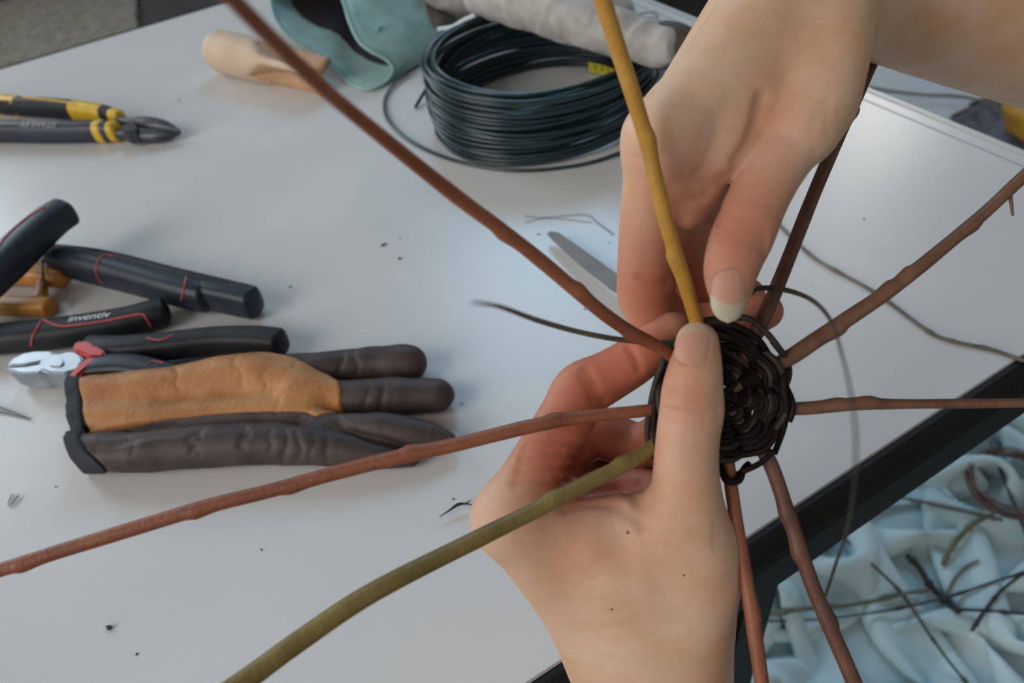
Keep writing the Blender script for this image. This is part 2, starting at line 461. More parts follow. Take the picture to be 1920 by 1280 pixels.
# a sheet pushed together so that it buckles into folds, then left to settle
def crumple(n, size, squeeze, seed, steps=110, iters=5, noise=0.03):
    rg = np.random.default_rng(seed)
    u = np.linspace(0, size, n); d = u[1]-u[0]
    X, Y = np.meshgrid(u, u, indexing='ij')
    def sm(a, k):
        for _ in range(k):
            a = (a + np.roll(a,1,0)+np.roll(a,-1,0)+np.roll(a,1,1)+np.roll(a,-1,1))/5
        return a
    p = np.stack([X*squeeze, Y*squeeze, 0.06+0*X], -1)
    for k in range(3):
        a = sm(rg.standard_normal((n,n)), 6); p[...,k] += a/a.std()*noise*(1.0 if k==2 else 0.6)
        a = sm(rg.standard_normal((n,n)), 40); p[...,k] += a/a.std()*noise*(1.2 if k==2 else 1.0)
    v = np.zeros_like(p)
    lo, hi = p.reshape(-1,3).min(0)[:2], p.reshape(-1,3).max(0)[:2]
    sets=[]
    def con(dx,dy,stiff):
        L=d*np.hypot(dx,dy)
        for ph in range(2):
            # alternate starting rows for near-Gauss-Seidel
            st = max(abs(dx),abs(dy))
            i0=np.arange(0,n-abs(dx)); j0=np.arange(0 if dy>=0 else -dy, n-dy if dy>=0 else n)
            if dx: i0=i0[(i0//max(1,abs(dx)))%2==ph]
            else: j0=j0[(j0//max(1,abs(dy)))%2==ph]
            sets.append((np.ix_(i0,j0),np.ix_(i0+dx,j0+dy),L,stiff))
    con(1,0,1);con(0,1,1);con(1,1,.7);con(1,-1,.7);con(2, 0, .30); con(0, 2, .30); con(4, 0, .15); con(0, 4, .15)
    dt=0.02
    for s in range(steps):
        v[..., 2] -= 9.8 * dt * 0.22; v *= 0.88
        q=p+v*dt
        for it in range(iters):
            for A,B,L,k in sets:
                a=q[A];b=q[B];e=b-a;l=np.sqrt((e*e).sum(-1,keepdims=True))+1e-9
                c=e*(0.5*k*(l-L)/l)
                if k<0.5: c=np.where(l<L,c,0)   # bend: only resists folding
                q[A]=a+c;q[B]=b-c
            q[...,2]=np.maximum(q[...,2],0.002)
            np.clip(q[...,:2],lo,hi,out=q[...,:2])
        v=(q-p)/dt; m=q[...,2]<0.003; v[m]*=0.5
        p=q
    return p

def heap(name, n, size, squeeze, seed, centre, rot, material, label, lift=0.0):
    p = crumple(n, size, squeeze, seed, steps=70)
    p[..., 2] = p[..., 2] * 1.0 + lift
    c = p.reshape(-1, 3).mean(0); ca, sa = math.cos(rot), math.sin(rot)
    q = p.reshape(-1, 3) - [c[0], c[1], 0]
    V = np.stack([q[:, 0] * ca - q[:, 1] * sa + centre[0], q[:, 0] * sa + q[:, 1] * ca + centre[1], q[:, 2]], 1)
    dl = V[:, :2] - np.array([0.179, 0.144]); rl = np.linalg.norm(dl, axis=1)[:, None] + 1e-9      # bunches round the table leg
    V[:, :2] += np.where(rl < 0.10, dl / rl * (0.045 + 0.55 * rl) - dl, 0)
    I = np.arange(n * n).reshape(n, n)
    F = np.stack([I[:-1, :-1], I[1:, :-1], I[1:, 1:], I[:-1, 1:]], -1).reshape(-1, 4)
    o = mesh_obj(name, V, F, material)
    md = o.modifiers.new('smooth', 'SUBSURF'); md.levels = 1; md.render_levels = 2
    return tag(o, label, 'cloth')
cloth_heap = heap('cotton_cloth', 150, 1.9, 0.46, 4, (0.64, 0.14), 0.5, M_MINT, 'crumpled pale mint cotton cloth heaped on the floor, littered with twigs', 0.010)
cloth_patch('paper_sheet', 0.35, 1.35, -0.2, 0.95, 60, lambda X, Y: 0.004 + 0.004 * fbm(np.stack([X * 5, Y * 5, X * 0], -1), 2, 31), M_PAPER, 'beige paper sheet on the floor beneath the mint cloth', 'paper')
s0 = [Fl(1560, 60), Fl(1950, 120), Fl(1950, 225), Fl(1780, 205), Fl(1600, 150)]
cloth_patch('dust_sheet', 1.55, 2.45, 0.95, 1.9, 90, lambda X, Y: 0.008 + 0.01 * fbm(np.stack([X * 5, Y * 5, X * 0], -1), 3, 41), M_SHEET, 'pale dust sheet spread flat on the floor past the table end', 'sheet',
            mask=lambda x, y: y > 1.03 + 0.12 * (x - 1.9))
cloth_patch('floor_rag', 1.55, 1.90, 0.80, 1.00, 60, lambda X, Y: 0.006 + 0.02 * np.clip(fbm(np.stack([X * 16, Y * 16, X * 0], -1), 3, 51) + 0.3, 0, 1), M_RAG, 'slate grey rag on the floor beside the dust sheet', 'rag')

# dark low cabinet behind the table's far corner
cab = empty('low_cabinet', (2.15, 2.55, 0), 'black low cabinet standing behind the far corner of the table', 'cabinet')
M_CAB = mat('black_cabinet', (0.018, 0.016, 0.015, 1), (0.026, 0.023, 0.022, 1), 12, rough=0.5)
box('body', (1.35, 2.3, 0.04), (2.6, 2.75, 0.62), M_CAB, cab, bev=0.004)
box('plinth', (1.38, 2.34, 0.0), (2.57, 2.72, 0.04), M_CAB, cab)
for k in range(2):
    d = box('door', (1.36 + k * 0.62, 2.282, 0.06), (1.97 + k * 0.62, 2.3, 0.60), M_CAB, cab, bev=0.003)
    box('handle', (1.92 + k * 0.09, 2.262, 0.28), (1.935 + k * 0.09, 2.282, 0.42), M_STEEL_PALE, d, bev=0.002)

# ------------------------------------------------------------------ hands
def skin_material():
    M = bpy.data.materials.new('skin'); M.use_nodes = True
    nt = M.node_tree; b = nt.nodes['Principled BSDF']; L = nt.links.new
    tc = nt.nodes.new('ShaderNodeTexCoord')
    n1 = nt.nodes.new('ShaderNodeTexNoise'); n1.inputs['Scale'].default_value = 55; n1.inputs['Detail'].default_value = 3
    L(tc.outputs['Object'], n1.inputs['Vector'])
    r1 = nt.nodes.new('ShaderNodeValToRGB')
    r1.color_ramp.elements[0].position = 0.35; r1.color_ramp.elements[1].position = 0.68
    r1.color_ramp.elements[0].color = (0.61, 0.365, 0.22, 1); r1.color_ramp.elements[1].color = (0.67, 0.475, 0.345, 1)
    L(n1.outputs['Fac'], r1.inputs['Fac'])
    at = nt.nodes.new('ShaderNodeAttribute'); at.attribute_name = 'flush'
    mx = nt.nodes.new('ShaderNodeMix'); mx.data_type = 'RGBA'
    mx.inputs['B'].default_value = (0.46, 0.135, 0.075, 1)
    L(at.outputs['Fac'], mx.inputs['Factor']); L(r1.outputs['Color'], mx.inputs['A'])
    n3 = nt.nodes.new('ShaderNodeTexNoise'); n3.inputs['Scale'].default_value = 420; n3.inputs['Detail'].default_value = 2
    L(tc.outputs['Object'], n3.inputs['Vector'])
    mr = nt.nodes.new('ShaderNodeMapRange'); mr.inputs['From Min'].default_value = 0.3; mr.inputs['From Max'].default_value = 0.7
    mr.inputs['To Min'].default_value = 0.975; mr.inputs['To Max'].default_value = 1.02
    L(n3.outputs['Fac'], mr.inputs['Value'])
    ml = nt.nodes.new('ShaderNodeVectorMath'); ml.operation = 'SCALE'
    L(mx.outputs['Result'], ml.inputs[0]); L(mr.outputs['Result'], ml.inputs['Scale'])
    L(ml.outputs['Vector'], b.inputs['Base Color'])
    b.inputs['Subsurface Weight'].default_value = 0.35
    b.inputs['Subsurface Radius'].default_value = (0.0035, 0.0013, 0.0007)
    b.inputs['Subsurface Scale'].default_value = 1.0
    b.inputs['Roughness'].default_value = 0.52
    b.inputs['Specular IOR Level'].default_value = 0.35
    v = nt.nodes.new('ShaderNodeTexVoronoi'); v.inputs['Scale'].default_value = 900
    L(tc.outputs['Object'], v.inputs['Vector'])
    n2 = nt.nodes.new('ShaderNodeTexNoise'); n2.inputs['Scale'].default_value = 350; n2.inputs['Detail'].default_value = 3
    L(tc.outputs['Object'], n2.inputs['Vector'])
    ad = nt.nodes.new('ShaderNodeMath'); ad.operation = 'ADD'
    L(v.outputs['Distance'], ad.inputs[0]); L(n2.outputs['Fac'], ad.inputs[1])
    bp = nt.nodes.new('ShaderNodeBump'); bp.inputs['Strength'].default_value = 0.07; bp.inputs['Distance'].default_value = 0.0006
    L(ad.outputs['Value'], bp.inputs['Height']); L(bp.outputs['Normal'], b.inputs['Normal'])
    return M
M_SKIN = skin_material()
M_MOLE = mat('mole', (0.20, 0.09, 0.055, 1), rough=0.6)

def K(rows):                                   # (px, py, depth mm, radius mm) -> camera-frame rows
    return np.array([[*cmm(a, b, c), d] for a, b, c, d in rows])
def G(rows):
    return np.array([cmm(a, b, c) for a, b, c in rows])
VIEW = np.array([0.0, 0.0, 1.0])

def skin_probe(fld):
    V, F = fld.mesh()
    bv = BVHTree.FromPolygons(V.tolist(), F.tolist())
    def probe(px, py):
        d = Vector(((px - 960.0) / FPX, (py - 640.0) / FPX, 1.0)).normalized()
        loc = bv.ray_cast(Vector((0, 0, 0)), d)[0]
        return None if loc is None else np.array(loc)
    return probe
def creases(fld, probe, lines):
    for pix, depth, width in lines:
        pts = [p for p in (probe(x, y) for x, y in catmull(pix, 3)) if p is not None]
        if len(pts) > 2: fld.groove(np.array(pts), depth, width, 2)
def flush_of(V, spots):
    w = np.zeros(len(V))
    for c, s, a in spots:
        d2 = ((V - np.asarray(c)) ** 2).sum(1); w = w + a * np.exp(-d2 / (s * s))
    return np.clip(w * 0.75, 0, 1)
def hand_object(name, fld, spots, label):
    V, F = fld.mesh()
    W = cam2w(V)
    fl = flush_of(V, spots)
    o = mesh_obj(name, W, F, M_SKIN)
    a = o.data.attributes.new('flush', 'FLOAT', 'POINT'); a.data.foreach_set('value', fl.astype(np.float32))
    tag(o, label, 'hand')
    return o

def nail_object(parent, base, tip, width, normal, radius, bed_frac, c_bed, c_edge, thick=0.5, taper=0.8):
    """Curved nail plate: base and tip are camera-frame points on the nail's centre line."""
    base = np.asarray(base); tip = np.asarray(tip); al = tip - base; Ln = np.linalg.norm(al); al = al / Ln
    nn = unit(normal - al * (normal @ al)); ac = np.cross(al, nn)
    nu, nv = 17, 25
    top, bot, fr = [], [], []
    for j in range(nv):
        v = j / (nv - 1)
        w = math.sqrt(max(0.0, 1 - ((0.30 - v) / 0.30) ** 2)) if v < 0.30 else 1.0
        if v > 0.45: w *= (1 - ((v - 0.45) / 0.55) ** 2.3) ** (0.55 if taper < 0.78 else 0.50)
        hw = width / 2 * max(w, 0.03)
        for i in range(nu):
            u = (i / (nu - 1) * 2 - 1)
            ph = u * hw / radius
            sag = -1.0 * (v - 0.5) ** 2 * Ln * 0.22 - 0.35 * abs(u) ** 3
            p = base + al * (v * Ln) + ac * (radius * math.sin(ph)) + nn * (radius * (math.cos(ph) - 1) + sag)
            top.append(p + nn * thick * 0.5); bot.append(p - nn * thick * 0.5); fr.append(v)
    V = np.array(top + bot); n = nu * nv; F = []; mi = []
    for j in range(nv - 1):
        for i in range(nu - 1):
            a, b_, c, d = j * nu + i, j * nu + i + 1, (j + 1) * nu + i + 1, (j + 1) * nu + i
            F.append([a, b_, c, d]); F.append([n + d, n + c, n + b_, n + a])
    rim = [i for i in range(nu)] + [j * nu + nu - 1 for j in range(1, nv)] + [(nv - 1) * nu + i for i in range(nu - 2, -1, -1)] + [j * nu for j in range(nv - 2, 0, -1)]
    for a, b_ in zip(rim, rim[1:] + rim[:1]): F.append([a, n + a, n + b_, b_])
    M = bpy.data.materials.new('nail'); M.use_nodes = True
    nt = M.node_tree; bs = nt.nodes['Principled BSDF']
    at = nt.nodes.new('ShaderNodeAttribute'); at.attribute_name = 'along'
    cr = nt.nodes.new('ShaderNodeValToRGB')
    cr.color_ramp.elements[0].position = bed_frac - 0.03; cr.color_ramp.elements[1].position = bed_frac + 0.04
    cr.color_ramp.elements[0].color = c_bed; cr.color_ramp.elements[1].color = c_edge
    nt.links.new(at.outputs['Fac'], cr.inputs['Fac']); nt.links.new(cr.outputs['Color'], bs.inputs['Base Color'])
    bs.inputs['Roughness'].default_value = 0.42; bs.inputs['Specular IOR Level'].default_value = 0.3; bs.inputs['Subsurface Weight'].default_value = 0.15
    bs.inputs['Subsurface Radius'].default_value = (0.002, 0.001, 0.0007); bs.inputs['Subsurface Scale'].default_value = 1.0
    o = mesh_obj('fingernail', cam2w(V), F, M, parent)
    # the free edge is a smile line: the bed reaches further in the middle
    al_v = []
    for k, v in enumerate(fr):
        u = (k % nu) / (nu - 1) * 2 - 1
        al_v.append(v + 0.16 * u * u * (1 if v > 0.3 else 0))
    a = o.data.attributes.new('along', 'FLOAT', 'POINT'); a.data.foreach_set('value', np.array(al_v + al_v, np.float32))
    return o

# ---- the hand reaching up from below: thumb in front of the weave, fingers behind it
fl = Field((-32, -24, 182), (112, 255, 308), 0.68)
def add(f, rows, k=4.0, sub=4, flat=None, fk=1.0):
    sl, D = f.chain(K(rows), sub, flat, fk); f.union(sl, D, k)
# forearm, wrist and the block of the palm
add(fl, [(1226, 1215, 243, 20), (1228, 1300, 247, 21.5), (1222, 1430, 250, 23), (1205, 1700, 253, 27), (1188, 2150, 254, 31)], 4, 3, VIEW, 0.86)
# metacarpals of the four fingers
add(fl, [(962, 975, 225, 10.8), (1010, 1040, 226, 11), (1075, 1120, 229, 12), (1150, 1225, 236, 15)], 7)
add(fl, [(985, 945, 246, 10.8), (1060, 1070, 248, 13), (1160, 1220, 248, 17)], 8)
add(fl, [(1005, 935, 264, 10.3), (1080, 1070, 263, 12.5), (1170, 1220, 258, 16)], 8)
add(fl, [(1035, 935, 280, 9.8), (1110, 1070, 277, 12), (1190, 1220, 266, 16)], 8)
# thumb side: thenar, web and first interosseous
add(fl, [(1300, 1035, 217, 13.0), (1296, 1110, 219, 13.4), (1278, 1200, 226, 15.5), (1262, 1290, 236, 17)], 9)
add(fl, [(1120, 1030, 221, 11), (1165, 1090, 223, 14), (1200, 1180, 229, 18), (1215, 1250, 238, 20)], 10)
add(fl, [(1010, 985, 222, 9), (1090, 985, 221, 7.8), (1170, 975, 219, 8), (1240, 975, 217, 9)], 7)
add(fl, [(1230, 1000, 217, 10), (1210, 1060, 220, 12)], 8)
# palm seen through the ring of thumb and index
add(fl, [(1090, 940, 244, 9), (1160, 930, 246, 10), (1230, 940, 240, 10)], 8)
add(fl, [(1080, 985, 243, 9), (1180, 985, 243, 9), (1250, 1020, 236, 11)], 8)
# thumb
TL = [(1312, 640, 200.5, 5.0), (1308, 662, 201, 6.1), (1303, 695, 201.5, 7.3), (1298, 735, 203, 8.3), (1297, 768, 204, 8.75), (1289, 825, 206.5, 8.75), (1286, 885, 208.5, 9.2), (1288, 950, 211.5, 10.6), (1296, 1010, 214.5, 12.2), (1300, 1070, 217.5, 12.8)]
sl, D = fl.chain(K(TL), 4, unit(np.array([0.05, 0.10, 1.0])), 1.13); fl.union(sl, D, 5)
# fingers
def finger(f, rows, joint, k=6.0, r0=10, r1=22, flat=None, fk=1.0):
    sl, D = f.chain(K(rows), 4, flat, fk); f.union_near(sl, D, cmm(*joint), r0, r1, k)
finger(fl, [(955, 970, 225, 10.6), (985, 915, 225, 9.6), (1030, 835, 226, 8.7), (1068, 772, 227, 8.7), (1090, 733, 227.5, 8.9), (1135, 708, 227, 8.0), (1170, 688, 226, 7.6), (1195, 671, 225, 7.4), (1230, 644, 223.5, 6.7), (1262, 619, 222, 5.6)], (965, 965, 225), 7, 14, 26)
finger(fl, [(985, 945, 246, 10.3), (1035, 880, 250, 9.2), (1085, 825, 254, 8.9), (1130, 815, 254, 8.4), (1200, 835, 250, 7.8), (1258, 800, 241, 7.2), (1300, 760, 232, 6)], (985, 945, 246), 7, 13, 24)
finger(fl, [(1005, 935, 264, 9.8), (1055, 880, 268, 8.8), (1105, 850, 271, 8.5), (1160, 860, 269, 8), (1215, 875, 262, 7.4), (1270, 850, 252, 6)], (1005, 935, 264), 7, 13, 24)
finger(fl, [(1035, 935, 280, 9.2), (1080, 890, 284, 8), (1125, 880, 286, 7.6), (1170, 895, 282, 7), (1215, 905, 275, 6.4), (1255, 890, 267, 5.3)], (1035, 935, 280), 7, 12, 22)
# creases: thumb joint, index joints, the folds at the index base, the web and the wrist side of the thumb
LN = []
for y, dep in ((738, 0.40), (750, 0.45), (772, 0.85), (786, 0.45), (796, 0.35)):
    LN.append(([(1246, y - 5), (1272, y), (1300, y + 3), (1330, y + 1), (1348, y - 4)], dep, 0.95))
LN += [([(1262, 668), (1290, 676), (1320, 677), (1345, 670)], 0.3, 1.2)]
LN += [([(1098, 690), (1112, 715), (1122, 742), (1132, 752)], 0.9, 1.4), ([(1088, 698), (1102, 725), (1112, 750)], 0.5, 1.2), ([(1178, 650), (1190, 668), (1198, 690)], 0.8, 1.2)]
for a, dep in ((0, 1.1), (1, 1.5), (2, 1.7), (3, 1.2)):
    y = 826 + a * 24
    LN.append(([(985 - a * 6, y + 8), (1030, y), (1070, y + 6), (1096, y + 22)], dep, 1.5))
LN += [([(1085, 930), (1130, 917), (1180, 922), (1205, 945)], 1.1, 1.8), ([(1060, 955), (1110, 945), (1160, 952), (1195, 975)], 0.7, 1.6), ([(1200, 905), (1196, 940), (1205, 985)], 0.9, 2.0)]
LN += [([(1340, 985 + k_ * 18), (1358, 975 + k_ * 20), (1372, 968 + k_ * 22)], 0.4, 1.0) for k_ in range(3)]
creases(fl, skin_probe(fl), LN)
spotsL = [(cmm(1310, 650, 197), 9, 0.35), (cmm(1297, 768, 196), 8, 0.45), (cmm(1262, 619, 218), 12, 0.7), (cmm(1150, 700, 220), 15, 0.85), (cmm(1195, 672, 219), 9, 0.5), (cmm(1090, 740, 220), 14, 0.4), (cmm(1030, 830, 220), 12, 0.35), (cmm(1290, 850, 200), 14, 0.2), (cmm(1290, 700, 196), 12, 0.3),
          (cmm(1060, 880, 217), 14, 0.45), (cmm(1040, 860, 240), 30, 0.55), (cmm(1130, 830, 250), 35, 0.9), (cmm(1350, 1040, 214), 14, 0.35), (cmm(1340, 1180, 222), 14, 0.35), (cmm(1200, 850, 255), 30, 0.8)]
hand_l = hand_object('hand', fl, spotsL, 'hand rising from below with its thumb pressed upward on the dark weave')
nail_object(hand_l, cmm(1303, 688, 194.6), cmm(1312, 603, 196.4), 11.6, np.array([0.02, -0.10, -1.0]), 8.6, 0.76, (0.55, 0.29, 0.20, 1), (0.50, 0.35, 0.24, 1), 0.45)
bv = bvh_of(hand_l)
for (x, y, r) in ((1177, 998, 0.55), (1147, 1142, 0.45), (1282, 1078, 0.4)):
    p, nrm = on_surface(bv, x, y)
    ring = [p + 0.001 * r * (math.cos(a) * unit(np.cross(nrm, [0, 0, 1])) + math.sin(a) * unit(np.cross(nrm, np.cross(nrm, [0, 0, 1])))) for a in np.linspace(0, 2 * math.pi, 12, endpoint=False)]
    V = [p + nrm * 0.00012] + [q + nrm * 0.00002 for q in ring]
    mesh_obj('mole', V, [[0, 1 + k, 1 + (k + 1) % 12] for k in range(12)], M_MOLE, hand_l)

# ---- the hand coming down from above: thumb in front, index curled behind, forearm off to the side
fr = Field((20, -158, 182), (325, 18, 340), 0.74)
# forearm
add(fr, [(1500, -75, 240, 20), (1580, -60, 254, 24.5), (1700, -34, 267, 28.4), (1950, 30, 285, 32.6), (2350, 120, 297, 37), (2750, 190, 303, 40)], 4, 3)
# metacarpals
add(fr, [(1470, -70, 216, 13), (1425, 25, 209, 12.3), (1335, 150, 206.5, 11.2), (1245, 262, 207, 10.4)], 7)
add(fr, [(1480, -75, 232, 15), (1380, 60, 230, 12.5), (1262, 235, 228, 10.4)], 8)
add(fr, [(1490, -70, 248, 15), (1395, 60, 248, 12), (1275, 215, 247, 10)], 8)
add(fr, [(1500, -60, 260, 14), (1410, 60, 263, 11), (1292, 200, 264, 9.4)], 8)
add(fr, [(1420, 110, 212, 12), (1370, 190, 211, 11)], 8)
# thumb metacarpal and thenar
add(fr, [(1500, -85, 222, 17), (1528, 0, 214, 15.5), (1533, 85, 211, 14.4), (1526, 165, 209, 12.6), (1498, 238, 207.5, 10.8)], 6)
add(fr, [(1460, 0, 216, 14), (1455, 90, 213, 13), (1440, 150, 213, 11)], 8)
add(fr, [(1400, 180, 224, 11), (1350, 300, 230, 10), (1330, 370, 235, 9)], 7)
add(fr, [(1540, 120, 224, 12), (1500, 220, 224, 10), (1440, 280, 226, 9)], 7)
# web bulge beside the thumb
sl, D = fr.chain(K([(1392, 195, 209, 9.5), (1374, 250, 207.5, 8.8), (1355, 288, 208, 7.2)]), 4); fr.union_near(sl, D, cmm(1390, 150, 208), 12, 26, 6)
sl, D = fr.chain(K([(1330, 270, 211, 9.5), (1305, 335, 211, 8.6), (1288, 388, 213, 6.6)]), 4); fr.union_near(sl, D, cmm(1340, 240, 208), 10, 22, 6)
# thumb
TR = [(1370, 560, 200.5, 4.9), (1369, 538, 201, 6.1), (1370, 508, 201.4, 7.2), (1379, 475, 202.3, 8.0), (1394, 438, 203.2, 8.5), (1420, 375, 204.8, 8.35), (1450, 313, 206.2, 8.9), (1484, 250, 207.5, 10.6), (1515, 190, 209, 12)]
sl, D = fr.chain(K(TR), 4, unit(np.array([0.10, -0.05, 1.0])), 1.12); fr.union_near(sl, D, cmm(1515, 190, 208), 10, 24, 6)
# fingers
finger(fr, [(1245, 262, 207, 10.4), (1235, 310, 209, 9.6), (1222, 385, 213, 8.9), (1214, 455, 218.5, 8.6), (1212, 525, 225, 8.9), (1216, 565, 230, 8.9), (1255, 605, 236, 8.0), (1310, 612, 236.5, 7.5), (1350, 606, 235, 7.2), (1400, 594, 230.5, 6.6), (1434, 584, 226.5, 5.5)], (1245, 262, 207), 7, 13, 26)
finger(fr, [(1262, 235, 228, 10.4), (1272, 330, 234, 9.8), (1285, 410, 240, 9.8), (1290, 480, 245, 9.8), (1310, 530, 247, 9), (1350, 550, 247, 7.4), (1400, 555, 243, 6)], (1262, 235, 228), 7, 13, 24)
finger(fr, [(1275, 215, 247, 10), (1270, 320, 256, 8.8), (1268, 410, 265, 8.6), (1290, 470, 269, 8.4), (1340, 495, 264, 7.4), (1390, 505, 257, 6)], (1275, 215, 247), 7, 13, 24)
finger(fr, [(1292, 200, 264, 9.2), (1285, 300, 272, 8), (1290, 370, 280, 7.6), (1320, 415, 280, 7), (1365, 435, 274, 5.4)], (1292, 200, 264), 7, 12, 22)
# creases
LN = []
for dy, dep in ((-26, 0.35), (-14, 0.6), (0, 0.85), (14, 0.75), (26, 0.4)):
    LN.append(([(1345, 418 + dy), (1375, 424 + dy), (1405, 434 + dy), (1436, 452 + dy)], dep, 1.0))
LN += [([(1428, 185), (1420, 220), (1410, 255), (1396, 282), (1384, 300)], 2.4, 1.8), ([(1312, 322), (1335, 338), (1358, 338), (1376, 322)], 1.2, 1.5), ([(1255, 362), (1285, 377), (1312, 374), (1326, 362)], 0.8, 1.4), ([(1300, 330), (1330, 340), (1355, 330)], 0.5, 1.6),
       ([(1200, 522), (1225, 533), (1252, 532)], 1.1, 1.6), ([(1185, 290), (1215, 300), (1240, 298)], 0.3, 1.5), ([(1470, 255), (1490, 262), (1515, 262)], 0.3, 1.4)]
LN += [([(1530 + k_ * 12, 205 - k_ * 12), (1522 + k_ * 14, 245 - k_ * 10), (1530 + k_ * 12, 280 - k_ * 8)], 0.3, 1.1) for k_ in range(3)]
creases(fr, skin_probe(fr), LN)
spotsR = [(cmm(1372, 540, 196), 9, 0.45), (cmm(1390, 450, 197), 10, 0.45), (cmm(1215, 540, 220), 16, 0.7), (cmm(1210, 440, 212), 16, 0.3), (cmm(1390, 500, 197), 14, 0.35), (cmm(1420, 390, 198), 14, 0.3), (cmm(1240, 300, 202), 10, 0.25), (cmm(1300, 350, 204), 12, 0.45), (cmm(1434, 584, 222), 12, 0.9), (cmm(1440, 230, 202), 12, 0.35),
          (cmm(1300, 500, 248), 30, 0.9), (cmm(1250, 540, 235), 18, 0.7), (cmm(1460, 330, 200), 16, 0.3), (cmm(1520, 120, 200), 18, 0.15)]
hand_r = hand_object('hand', fr, spotsR, 'hand reaching down from above, thumb and curled index pinching the golden rod')
nail_object(hand_r, cmm(1378, 503, 194.2), cmm(1366, 606, 196.2), 11.0, np.array([0.06, -0.08, -1.0]), 8.0, 0.66, (0.54, 0.28, 0.20, 1), (0.50, 0.43, 0.31, 1), 0.5, 0.75)

# ------------------------------------------------------------------ the woven basket base with its stakes
M_RED = mat('red_willow_bark', (0.20, 0.055, 0.025, 1), (0.30, 0.10, 0.045, 1), 60, rough=0.5, bump=0.25, bscale=700)
M_REDDARK = mat('dark_willow_bark', (0.085, 0.032, 0.022, 1), (0.15, 0.062, 0.038, 1), 70, rough=0.5, bump=0.25, bscale=700)
M_BROWN = mat('brown_willow_bark', (0.13, 0.055, 0.03, 1), (0.21, 0.10, 0.055, 1), 80, rough=0.5, bump=0.3, bscale=700)
M_OLIVE = mat('olive_willow_bark', (0.15, 0.105, 0.025, 1), (0.24, 0.17, 0.045, 1), 70, rough=0.5, bump=0.25, bscale=700)
M_GOLD = mat('golden_willow_bark', (0.42, 0.20, 0.022, 1), (0.52, 0.27, 0.04, 1), 70, rough=0.45, bump=0.2, bscale=700)
M_WEAVE = mat('dark_weaver_bark', (0.0045, 0.003, 0.0025, 1), (0.014, 0.009, 0.007, 1), 120, rough=0.65, spec=0.2, bump=0.3, bscale=900)
M_WEAVE2 = mat('green_brown_weaver_bark', (0.022, 0.017, 0.010, 1), (0.05, 0.04, 0.026, 1), 120, rough=0.6, spec=0.3, bump=0.3, bscale=900)
M_GREYTWIG = mat('grey_twig_bark', (0.10, 0.09, 0.07, 1), (0.18, 0.165, 0.125, 1), 90, rough=0.7, bump=0.3, bscale=700)
M_BLACKTWIG = mat('black_twig_bark', (0.012, 0.010, 0.010, 1), (0.03, 0.026, 0.025, 1), 90, rough=0.6)

def rod(name, rows, material, parent, nodes=(), sub=14, sides=12, seed=0, wob=0.03):
    """A willow rod: control rows (px, py, depth, radius mm); nodes are fractions along it where a bud swells on one side."""
    q = catmull([[*P(a, b, c), d * 0.001] for a, b, c, d in rows], sub)
    path, rad = q[:, :3].copy(), q[:, 3].copy()
    s = np.concatenate([[0], np.cumsum(np.linalg.norm(np.diff(path, axis=0), axis=1))]); L = s[-1]
    fine = np.linspace(0, L, max(60, int(L / 0.0014)))
    path = np.stack([np.interp(fine, s, path[:, k]) for k in range(3)], 1); rad = np.interp(fine, s, rad)
    rad = rad * (1 + wob * vnoise(np.stack([fine * 90, fine * 0 + seed, fine * 0], 1), seed))
    tan = np.gradient(path, axis=0); tan /= np.linalg.norm(tan, axis=1)[:, None]
    for i, (f, sg) in enumerate(nodes):
        d = (fine - f * L) / 0.0042
        bump = np.where(d < 0, np.exp(-(d / 0.9) ** 2), np.exp(-(d / 0.32) ** 2))
        side = unit(np.cross(tan[np.argmin(abs(d))], AXES @ np.array([0, 0, 1.0]))) * sg
        rad = rad * (1 + 0.16 * bump)
        path = path + side * (bump * rad * 0.14)[:, None]
        kink = np.clip((fine - f * L) / 0.01, -1, 1)
        path = path + side * (0.00015 * kink)[:, None]
    return tube(name, path, rad, material, parent, sides)

BC = (1348, 738, 213.0)                          # middle of the base: pixel and depth
basket = empty('basket_base', P(*BC), 'small round basket base of dark woven stems with nine long stakes, held between both hands', 'basket')
rod('stake', [(1335, 728, 213, 1.8), (1290, 692, 211.5, 1.85), (1240, 655, 208.5, 1.9), (1150, 600, 200, 1.9), (960, 446, 179, 1.8), (850, 362, 165, 1.7), (720, 258, 146, 1.5), (600, 158, 124, 1.3), (470, 30, 102, 1.15), (385, -60, 90, 1.05)], M_RED, basket, [(0.30, -1), (0.45, 1), (0.175, 1)], seed=1)['label'] = 'red-brown stake'
rod('stake', [(1340, 715, 212.5, 1.8), (1322, 670, 211, 1.9), (1305, 600, 208, 2.0), (1260, 450, 199, 2.0), (1235, 350, 193.5, 2.0), (1213, 262, 189.5, 2.05), (1165, 110, 181, 2.1), (1130, 0, 174, 2.1), (1095, -110, 166, 2.1)], M_GOLD, basket, [(0.60, -1), (0.33, 1)], seed=2)['label'] = 'golden yellow stake'
rod('stake', [(1370, 715, 213, 2.0), (1400, 660, 213, 2.1), (1430, 602, 214, 2.2), (1470, 508, 224, 2.2), (1540, 332, 251, 2.35), (1640, 102, 290, 2.6), (1685, -5, 312, 2.7), (1740, -120, 332, 2.8)], M_REDDARK, basket, [(0.5, -1)], seed=3)['label'] = 'dark purplish brown stake'
rod('stake', [(1370, 728, 213, 2.0), (1425, 700, 213, 2.1), (1478, 672, 213, 2.3), (1540, 630, 214, 2.4), (1608, 583, 215, 2.3), (1680, 535, 216, 2.0), (1755, 478, 218, 2.0), (1840, 405, 221, 1.8), (1920, 330, 224, 1.8), (2050, 215, 228, 1.7)], M_BROWN, basket, [(0.25, -1), (0.39, 1), (0.44, 1), (0.62, -1)], seed=4)['label'] = 'brown knotty stake'
